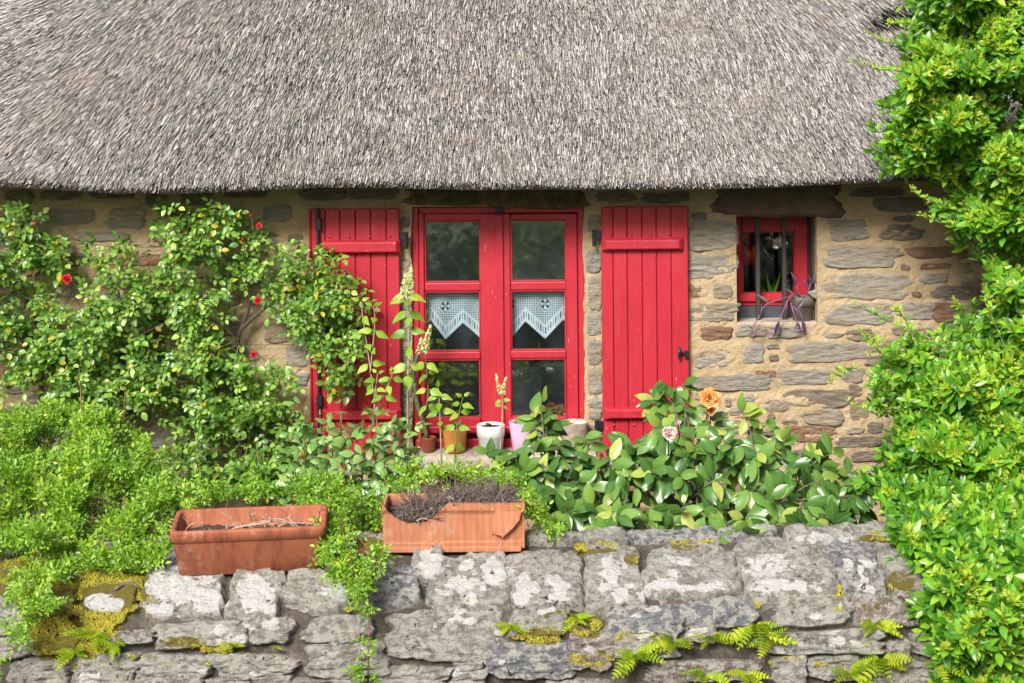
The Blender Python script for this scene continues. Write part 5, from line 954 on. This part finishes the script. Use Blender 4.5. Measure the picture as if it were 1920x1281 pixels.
FERN = [(545,1190,90,4,'fern with pointed fronds on the moss at the left of the wall',-365,0),(140,1220,70,6,'yellow fern under the shrub at the wall left end',0,0),(215,1205,75,6,'yellow fern between moss and the lowest left stones',0,0),(440,1213,40,5,'small fern below the long stone under the left trough',0,0),(518,1212,28,4,'tiny fern in the joint right of the small square stone',0,0),(955,1175,62,6,'fern at the right end of the biggest wall stone',0,0),(1078,1160,58,5,'fern above the purple stone in the middle of the wall',0,0),(1190,1225,95,7,'yellow green fern spilling over the middle right joint',0,0),(1262,1205,85,7,'dense fern beside the pale square stone',0,0),(1330,1195,80,7,'fern under the blue grey stone',0,0),(1415,1175,100,8,'largest fern with long drooping fronds near the wide lichen stone',0,0),(1320,1262,80,6,'low fern at the bottom edge before the brown layered stone',0,0),(1400,1262,70,5,'fern at the bottom edge right of the brown layered stone',0,0),(1440,1200,90,5,'fern arching down left of the wide lichen stone',0,0),(1640,1170,85,7,'fern below the purple brown slab at the hedge',0,0),(1650,1235,110,8,'broad fern low down beside the hedge',0,0),(1590,1262,90,6,'fern at the bottom edge left of the hedge',0,0),(1735,1215,80,6,'fern poking out of the hedge foot',0,0),(1830,1230,95,6,'fern among the hedge leaves at lower right',0,0),(1720,1130,50,4,'small yellow fern at the hedge edge beside the mossy stone',0,0)]
gf = np.random.default_rng(21)
for (x, y, sz, n, lb_, dx, dy) in FERN:
    x += dx; u, s_ = px2gw(x, y); q, nn_ = gsurf(np.array(u), np.array(s_)); deep = -.10 if x > 1720 else 0; q = q+nn_*.012+np.array([0, deep*1.6, 0]); o = thing('fern', lb_, 'fern', q, 'ferns growing from the wall joints')
    for k in range(n):
        L = sz/2650*5.7*gf.uniform(.6, 1.0)*.68; V, F = frond(L, L*gf.uniform(.42, .6), int(gf.integers(7, 11)), gf); a = (k+.5)/n*2-1; d = norm(np.array([a*1.1+gf.normal(0, .2), -.75+gf.normal(0, .15), gf.uniform(-.25, .65)])); fr = frames(d[None], norm(np.array([[gf.normal(0, .2), -.65, .75]])))[0]
        f_ = obj('frond', (V @ fr.T)+q, F, M['leaf_fern'], o)
# ------------------------------------------------------------------ pots on the window sill
def pot(name, label, px, ytop, ybot, rt, rb, m, lip=True, Yc=-.055, soil=True, rimh=.022, group='flower pots on the window sill', base_z=None):
    s = (Yc+CAM_D)/F_PX; c = P(px, ybot, Yc); c[2] = SZ+.006-(.0 if Yc > -.1 else .0) if base_z is None else base_z; h = P(px, ytop, Yc)[2]-c[2]; rt, rb = rt*s, rb*s
    o = thing(name, label, 'pot', c, group)
    if lip: pr = [(rb*.9, 0), (rb, .004), (rb+(rt-rb)*.72, h-rimh-.002), (rt*.97, h-rimh), (rt*1.0, h-rimh+.003), (rt*1.02, h-.003), (rt, h), (rt*.93, h), (rt*.90, h-.004), (rt*.86, h-.02)]
    else: pr = [(rb*.9, 0), (rb, .005), (rb+(rt-rb)*.5, h*.5), (rt, h-.004), (rt*.985, h), (rt*.94, h), (rt*.92, h-.004), (rt*.88, h-.02)]
    obj('pot_body', *lathe(pr, c, 36), M[m], o, True)
    if soil: obj('soil', *lathe([(rt*.885, h-.014), (rt*.5, h-.010), (.002, h-.009)], c, 24), M['soil'], o)
    return o, c, h
o, c, h = pot('flower_pot', 'small brown plastic pot holding a tall thin cactus stem', 803, 819, 851, 15, 11.5, 'brown_pot', True, -.07, True, .012)
pl = Plant('cactus', 'tall leaning grey green jointed cactus stem rising from the brown pot', 'cactus', c+[0, 0, h-.01]); 
for pts in ([(800, 822, -.07), (795, 795, -.06), (786, 770, -.05), (779, 742, -.04), (777, 718, -.04)], [(777, 718, -.04), (775, 700, -.04), (779, 680, -.045), (784, 664, -.05)]):
    p = spline([P(*q) for q in pts], 16); r_ = .013*(.72+.35*np.sin(np.linspace(.25, math.pi-.12, 16))); obj('joint_segment', *tube(p, r_, 7), M['cactus'], pl.o, True)
o, c, h = pot('flower_pot', 'orange ceramic pot with a spiky dry succulent', 853, 800, 852, 24, 19.5, 'orange_pot', False, -.075)
def rosette(label, name, c, n, L, W, m, up, seed, cat='succulent'):
    g = np.random.default_rng(seed); t = thing(name, label, cat, c)
    T = leaf_t(L, W, 4, .35, -.15, .3, 1.2)
    for k in range(n):
        th = k*2.4; d = norm(np.array([math.cos(th)*(1-.3*k/n), math.sin(th)*.8, up*(.25+1.1*k/n)])); fr = frames(d[None], norm(np.array([[-d[0]*.6, -d[1]*.6-.1, 1.]])))[0]*g.uniform(.7, 1.1); obj('leaf', T[0] @ fr.T+c, [tuple(f) for f in T[1]], M[m], t, True, T[2])
    return t
rosette('spiky brownish succulent rosette in the orange pot', 'succulent', c+np.array([.012, -.01, h-.012]), 34, .062, .009, 'succulent', .8, 1)
o, c, h = pot('flower_pot', 'white ceramic pot with a raised collar and a small succulent', 920.5, 796, 852, 26, 21, 'white_pot', True, -.085, True, .062)
rosette('small green succulent in the white pot', 'succulent', c+np.array([-.012, 0, h-.014]), 16, .036, .020, 'leaf_camellia', .8, 2)
o, c, h = pot('flower_pot', 'pink ceramic pot partly hidden by the camellia sprig', 981, 790, 852, 26, 20, 'pink_pot', False, -.075)
rosette('reddish wispy plant in the pink pot', 'succulent', c+np.array([-.02, 0, h-.012]), 20, .05, .005, 'succulent', 1.3, 3)
cc = P(1078, 850, -.085); cc[2] = SZ+.006; s_ = (7.8-.085)/F_PX; hh = P(1078, 790, -.085)[2]-cc[2]
o = thing('candle', 'wide candle in a bark textured holder at the right end of the sill', 'candle', cc)
V, F = lathe([(21*s_, 0), (22.5*s_, .004)]+[((22.5+3.6*k/12)*s_, .004+(hh-.006)*k/12) for k in range(1, 13)]+[(25.6*s_, hh), (24.4*s_, hh-.002), (24.2*s_, hh-.012)], cc, 48); V[:, :2] += (vnoise(np.stack([V[:, 0]*70, V[:, 1]*70, V[:, 2]*45], -1))*.0022)[:, None]*norm(V[:, :2]-cc[:2]); obj('bark_holder', V, F, M['candle_bark'], o, True)
obj('wax', *lathe([(24.15*s_, hh-.011), (12*s_, hh-.010), (.002, hh-.010)], cc, 30), M['wax'], o); obj('wick', *tube([cc+np.array([0, 0, hh-.012]), cc+np.array([.001, 0, hh+.002])], .0016, 6), M['iron'], o)
tag(obj('pebble', *stone_mesh(lambda u, v: (np.stack([u, 0*u-.125, v], -1), np.broadcast_to(np.array([0, -1., 0]), u.shape+(3,))), P(936, 852, -.125)[0], P(947, 852, -.125)[0], SZ+.001, SZ+.022, .012, 20, 5, 77), M['slate'], None, True), 'small dark pebble lying before the white pot', 'pebble')
# ---- grey pot with purple trailing plant on the little sill
s_ = (7.8+.09)/F_PX; c = P(1505, 607, .09); c[2] = sz0+.0125; h = P(1505, 556, .09)[2]-c[2]
o = thing('flower_pot', 'grey plastic pot in the corner of the little barred window', 'pot', c); rt, rb = 24*s_, 18.5*s_
obj('pot_body', *lathe([(rb*.9, 0), (rb, .004), (rt*.87, h*.60), (rt*.90, h*.61), (rt*.985, h*.62), (rt, h-.003), (rt*.98, h), (rt*.92, h), (rt*.88, h-.015)], c, 32), M['grey_pot'], o, True); obj('soil', *lathe([(rt*.87, h-.012), (.002, h-.01)], c, 20), M['soil'], o)
pp = Plant('purple_plant', 'trailing purple leaved plant hanging out of the grey pot', 'plant', c+[0, 0, h-.01]); g = pp.g; T_p = leaf_t(.10, .026, 5, .6, .3, .35, 1.2)
for pts, lv in (([(1500, 556, .08), (1490, 552, .03), (1478, 562, -.03), (1466, 590, -.05), (1456, 612, -.05), (1452, 628, -.05)], [(10, (-.4, -.2, -1), .9), (16, (-.3, -.2, -1), 1.0), (5, (-.6, -.3, .5), .6)]), ([(1486, 555, .04), (1462, 562, -.02), (1436, 572, -.04), (1424, 592, -.05), (1412, 615, -.05), (1408, 630, -.05)], [(8, (-.8, -.1, .7), .8), (14, (.2, -.3, .9), .7), (19, (-.5, -.2, .4), .4)]), ([(1408, 630, -.05), (1425, 627, -.05), (1452, 625, -.05)], []), ([(1483, 568, -.02), (1486, 580, -.05), (1492, 600, -.06), (1496, 606, -.06)], [(20, (.4, -.2, -.8), .5), (22, (-.3, -.3, -.7), .5)]), ([(1508, 556, .06), (1516, 545, .03), (1520, 530, .03)], [(12, (-.4, -.1, .9), .7), (20, (.4, -.2, .9), .7), (22, (-.2, -.3, 1), .5)]), ([(1500, 556, .06), (1496, 545, .05), (1493, 535, .05)], [(20, (-.3, -.1, 1), .9)]), ([(1487, 574, -.04), (1502, 590, -.06), (1504, 600, -.06)], [(4, (.7, -.1, .9), .8), (22, (.2, -.2, -1), .9), (12, (-.7, -.1, .8), .5)])):
    p = spline([P(*q) for q in pts], 24); pp.stem(p, .0042, .003, 'stem_purple', 6, 'stem', True)
    for k, d, s in lv: d = norm(np.array(d, float)); pp.leaves('a', T_p, 'leaf_purple', p[k][None], d[None], norm(np.array([[.2, -1, .3]])), np.array([s]))
pp.finish()

# ------------------------------------------------------------------ lace and things inside
def lace(label, x0, x1, ytop, zx, zy):
    Yl = .075; nx, ny = 110, 90; pxs = np.linspace(x0-3, x1+3, nx); yb = np.interp(pxs, zx, zy); sc_ = 3.2
    step = np.abs(((pxs/sc_) % 1)-.5)*2; yb2 = yb-3.0*step**3; q = np.linspace(0, 1, ny); GX = np.repeat(pxs[:, None], ny, 1); GY = ytop+(yb2[:, None]-ytop)*q[None]; dist = yb[:, None]-GY
    V = PA(GX, GY, Yl+.006*np.sin(GX/7.0)).reshape(-1, 3); solid = ((dist < 27) & (dist > -5)).astype(float)
    cut = ((dist > 9) & (dist < 21) & (np.abs(((GX/4.6) % 1)-.5) < .16)).astype(float)
    for mx, my in zip(zx, zy):
        if my > 625:
            for sx_ in (mx,):
                dd = np.abs(GX-sx_)/14+np.abs(GY-(ytop+28))/16; th = np.arctan2(GY-(ytop+28), GX-sx_); solid = np.where((dd < 1.0), (np.cos(4*th) > -.1)*(dd < .72)+(dd > .86)*1.0, solid); cut = np.where((dd < .86) & (dd > .72) | ((dd < .72) & (np.cos(4*th) < -.1)), 1.0, cut)
    gi = np.arange(nx*ny).reshape(nx, ny); o = obj('lace_curtain', V, np.stack([gi[:-1, :-1], gi[1:, :-1], gi[1:, 1:], gi[:-1, 1:]], -1).reshape(-1, 4), M['lace'], None, False, np.stack([GX/4.2, GY/4.2], -1).reshape(-1, 2), {'solid': solid.ravel(), 'cut': cut.ravel()}); tag(o, label, 'curtain', 'lace curtains in the window')
lace('white crochet lace curtain in the left half of the window', 796, 902, 546, [790, 797, 808, 835, 868, 905, 910], [604, 610, 601, 637, 606, 638, 636])
lace('white crochet lace curtain in the right half of the window', 957, 1063, 542, [950, 958, 985, 1022, 1056, 1070], [632, 636, 603, 636, 600, 612])
def inbox(name, label, cat, x0, y0, x1, y1, Y0, Y1, m, bev=.006): return tag(obj(name, *pbox(x0, y0, x1, y1, Y0, Y1, bev, 2), M[m]), label, cat)
tz = SZ-.02; tb = thing('table', 'dark wooden table inside behind the window pots', 'table', (.15, .9, -.3)); obj('table_top', *box(-.75, .75, .45, 1.25, tz-.04, tz, .006), M['wood_in'], tb)
for x in (-.68, .62):
    for y in (.5, 1.14): obj('leg', *box(x, x+.06, y, y+.06, -.3, tz-.041, .004), M['wood_in'], tb)
c = P(806, 786, .55); c[2] = tz+.001; j = thing('jug', 'white enamel jug inside behind the lower left pane', 'jug', c); obj('jug_body', *lathe([(.05, 0), (.075, .03), (.085, .09), (.07, .16), (.05, .2), (.056, .225), (.052, .226), (.046, .2)], c, 28), M['ceramic'], j, True); obj('handle', *tube(spline([c+np.array([.06, 0, .19]), c+np.array([.13, 0, .16]), c+np.array([.12, 0, .08]), c+np.array([.082, 0, .06])], 14), .008, 8), M['ceramic'], j, True)
c = P(985, 720, .62); b0 = tz+.001; bxo = thing('carton', 'dark carton with the letters AN behind the lower right pane', 'carton', (c[0], .7, b0)); obj('carton_body', *box(c[0]-.16, c[0]+.10, .62, .85, b0, c[2]+.06, .004), M['slate'], bxo)
fc = bpy.data.curves.new('lettering', 'FONT'); fc.body = 'AN'; fc.size = .05; fc.extrude = .0006; fo_ = bpy.data.objects.new('lettering_source', fc); dg = bpy.data.meshes.new_from_object(fo_); bpy.data.objects.remove(fo_)
vv = np.array([v.co[:] for v in dg.vertices]); lp = P(957.5, 704, .618); V = np.stack([vv[:, 0]+lp[0], .6175-vv[:, 2], vv[:, 1]+lp[2]], -1); obj('lettering', V, [tuple(p.vertices) for p in dg.polygons], M['print'], bxo)
c = P(1040, 745, .7); c[2] = tz+.001; bw = thing('fruit_bowl', 'bowl of dried flower heads behind the lower right pane', 'bowl', c); obj('bowl', *lathe([(.04, 0), (.06, .01), (.11, .06), (.12, .075), (.114, .075), (.05, .015)], c, 28), M['ceramic'], bw, True)
for k in range(7): q = c+np.array([.06*math.cos(k), .06*math.sin(k), .085+.01*(k % 3)]); obj('flower_head', *petals_flower(q, .035, 3, (.2*math.cos(k), -.6, .8), np.random.default_rng(k), 1.1), M['petal_faded'], bw, True)
pa = P(870, 628, .5); tag(obj('picture', rot_about(box(pa[0]-.045, pa[0]+.045, .5, .508, pa[2]-.07, pa[2]+.06, .002)[0], pa, 0, 0, R(24)), box(0, 1, 0, 1, 0, 1, .002)[1], M['slate']), 'grey card leaning inside behind the middle left pane', 'card')
obj_ch = thing('chair', 'dark chair back inside the room behind the window', 'chair', (-.3, 1.5, -.3))
for x in (-.48, -.14): obj('back_post', *box(x, x+.04, 1.48, 1.52, -.3, 1.5, .005), M['wood_in'], obj_ch)
for z in (1.0, 1.2, 1.4): obj('back_slat', *box(-.439, -.141, 1.49, 1.51, z, z+.06, .004), M['wood_in'], obj_ch)
obj('seat', *box(-.5, -.1, 1.521, 1.9, .38, .42, .006), M['wood_in'], obj_ch)
# kitchen things behind the little window
c = P(1403, 478, .5); t = thing('lantern', 'round red ornament hanging behind the little window', 'ornament', c); obj('globe', *lathe([(.004, -.065)]+[(.062*math.sin(a), -.062*math.cos(a)) for a in np.linspace(.15, math.pi-.15, 12)]+[(.014, .07), (.012, .085)], c, 24), M['red_gloss'], t, True); obj('neck', *lathe([(.02, .086), (.03, .12), (.018, .17), (.01, .18)], c, 16), M['red_gloss'], t, True); obj('cord', *tube([c+np.array([0, 0, .18]), c+np.array([0, 0, 1.0])], .003, 5), M['wire'], t)
c = P(1440, 470, .6); t = thing('saucepan', 'shiny steel saucepan hanging behind the bars of the little window', 'pan', c); V, F = lathe([(.075, 0), (.082, .004), (.085, .09), (.088, .094), (.082, .094), (.078, .01)], (0, 0, 0), 32); V = V @ np.array(Matrix.Rotation(R(68), 3, 'X') @ Matrix.Rotation(R(20), 3, 'Y')).T+c; obj('pan_body', V, F, M['steel'], t, True); obj('handle', *tube(spline([c+np.array([.02, -.04, .07]), c+np.array([.01, -.05, .14]), c+np.array([0, -.02, .24])], 8), .010, 8), M['steel'], t, True); obj('hook', *tube([c+np.array([0, -.02, .24]), c+np.array([0, -.02, .9])], .003, 5), M['wire'], t)
sh = thing('shelf', 'narrow shelf rack of jars at the right of the little window', 'shelf', P(1487, 520, .62)); c = P(1487, 500, .62)
for z in (-.16, -.05, .06, .16): obj('shelf_board', *box(c[0]-.07, c[0]+.16, .6, .74, c[2]+z-.008, c[2]+z, .001), M['steel'], sh)
for i_, z in enumerate((-.16, -.05, .06)):
    for k in range(3): q = np.array([c[0]-.035+.06*k, .66, c[2]+z+.0005]); tag(obj('jar', *lathe([(.02, 0), (.024, .004), (.024, .055), (.018, .062), (.02, .066), (.02, .078), (.001, .079)], q, 16), M['jar'], None, True), ('left', 'middle', 'right')[k]+' spice jar on the '+('lowest', 'middle', 'top')[i_]+' shelf behind the little window', 'jar', 'spice jars')
ti = Plant('house_plant', 'green grassy house plant inside at the foot of the little window', 'plant', P(1445, 548, .42)); T_g = leaf_t(.20, .014, 5, .4, .2, .3, 1.1)
for k in range(11): d = norm(np.array([ti.g.normal(0, .35), ti.g.normal(0, .2), 1])); ti.leaves('a', T_g, 'leaf_hedge', ti.base[None]-[[0, 0, .06]], d[None], np.array([[0, -1, .2]]), np.array([ti.g.uniform(.5, 1)]))
ti.finish()

# ------------------------------------------------------------------ trees across the lane (mirrored in the panes)
T_t = leaf_t(.16, .10, 3, .3, .2, .45, 1.5)
for (x, y, h, r, lb_) in ((-7.5, -16.5, 6.5, 2.6, 'broad leafy tree across the lane facing the left of the cottage'), (-2.2, -18.5, 7.5, 3.0, 'tall leafy tree across the lane facing the window'), (3.4, -17.0, 6.0, 2.6, 'round leafy tree across the lane facing the right shutter'), (8.5, -18.0, 7.0, 3.0, 'leafy tree across the lane facing the right end')):
    pl = Plant('lane_tree', lb_, 'tree', (x, y, -.46), 'trees across the lane'); g = pl.g; top = np.array([x, y, h*.5])
    pl.stem(wander(g, (x, y, -.46), top, 6, .05), .2, .1, 'bark', 9, 'trunk', True)
    for k in range(9): th = k*.7; e = top+np.array([math.cos(th)*r*.7, math.sin(th)*r*.7, g.uniform(-.6, 1.8)]); pl.stem(wander(g, top-np.array([0, 0, .5+.1*k]), e, 5, .06), .06, .02, 'bark', 6, 'limb')
    n = 5200; v = norm(g.normal(0, 1, (n, 3))); rad = g.random(n)**.33; lump = 1+.35*fbm(v*2.2+x, 3); pos = np.array([x, y, h*.5])+v*(rad*lump)[:, None]*np.array([r, r, h*.5]); pos = pos[pos[:, 2] > .1]; N = len(pos)
    pl.leaves('a', T_t, 'leaf_tree', pos, norm(g.normal(0, 1, (N, 3))), norm(g.normal(0, .5, (N, 3))+[0, .3, .9]), g.uniform(.8, 1.5, N)); pl.finish(0)

pl = Plant('lane_hedge', 'long low hedge along the far side of the lane', 'hedge', (0, -12.6, -.46)); g = pl.g; n = 14000  # unseen hedge, added for the window panes to mirror
pos = np.stack([g.uniform(-9, 9, n), -12.6+g.uniform(-.5, .5, n), -.42+1.0*g.random(n)**.9], -1); pos[:, 1] += .25*fbm(pos*1.3, 3); pos[:, 2] += .18*vnoise(pos*[1.1, 0, 0])
pl.leaves('a', T_t, 'leaf_tree', pos, norm(g.normal(0, 1, (n, 3))), norm(g.normal(0, .5, (n, 3))+[0, .6, .7]), g.uniform(.6, 1.2, n))
for x in np.linspace(-8.5, 8.5, 12): pl.stem(wander(g, (x, -12.6, -.46), (x, -12.6, .35), 5, .02), .05, .02, 'bark', 6, 'trunk', True)
pl.finish(0)

T_s = leaf_t(.13, .075, 3, .3, .2, .45, 1.5); gb = np.random.default_rng(33)  # unseen bushes, added to mottle the reflections in the panes
for k, (x, y, lb_) in enumerate(((-4.5, -15.0, 'far bush on the meadow opposite the climbing rose'), (-2.6, -21.0, 'far bush on the meadow behind the low hedge, left of centre'), (-1.0, -16.0, 'far bush on the meadow facing the left casement'), (.6, -24.0, 'farthest bush in the middle of the meadow'), (1.9, -17.5, 'far bush on the meadow facing the right casement'), (3.9, -22.0, 'far bush on the meadow opposite the right shutter'), (-.2, -32.0, 'distant bush out on the meadow'))):
    pl = Plant('meadow_bush', lb_, 'bush', (x, y, -.46), 'bushes on the meadow across the lane'); n = 900; v = norm(gb.normal(0, 1, (n, 3))); v[:, 2] = np.abs(v[:, 2]); pos = np.array([x, y, -.4])+v*(gb.random(n)**.33*(1+.3*fbm(v*2+k, 3)))[:, None]*np.array([1.0, 1.0, 1.5]); pos[:, 2] = np.maximum(pos[:, 2], -.38)
    pl.leaves('a', T_s, 'leaf_tree', pos, norm(gb.normal(0, 1, (n, 3))), norm(gb.normal(0, .5, (n, 3))+[0, .4, .8]), gb.uniform(.8, 1.5, n)); pl.stem([(x, y, -.46), (x+.05, y, .0), (x, y, .5)], .04, .015, 'bark', 6, 'trunk', True); pl.finish(0)
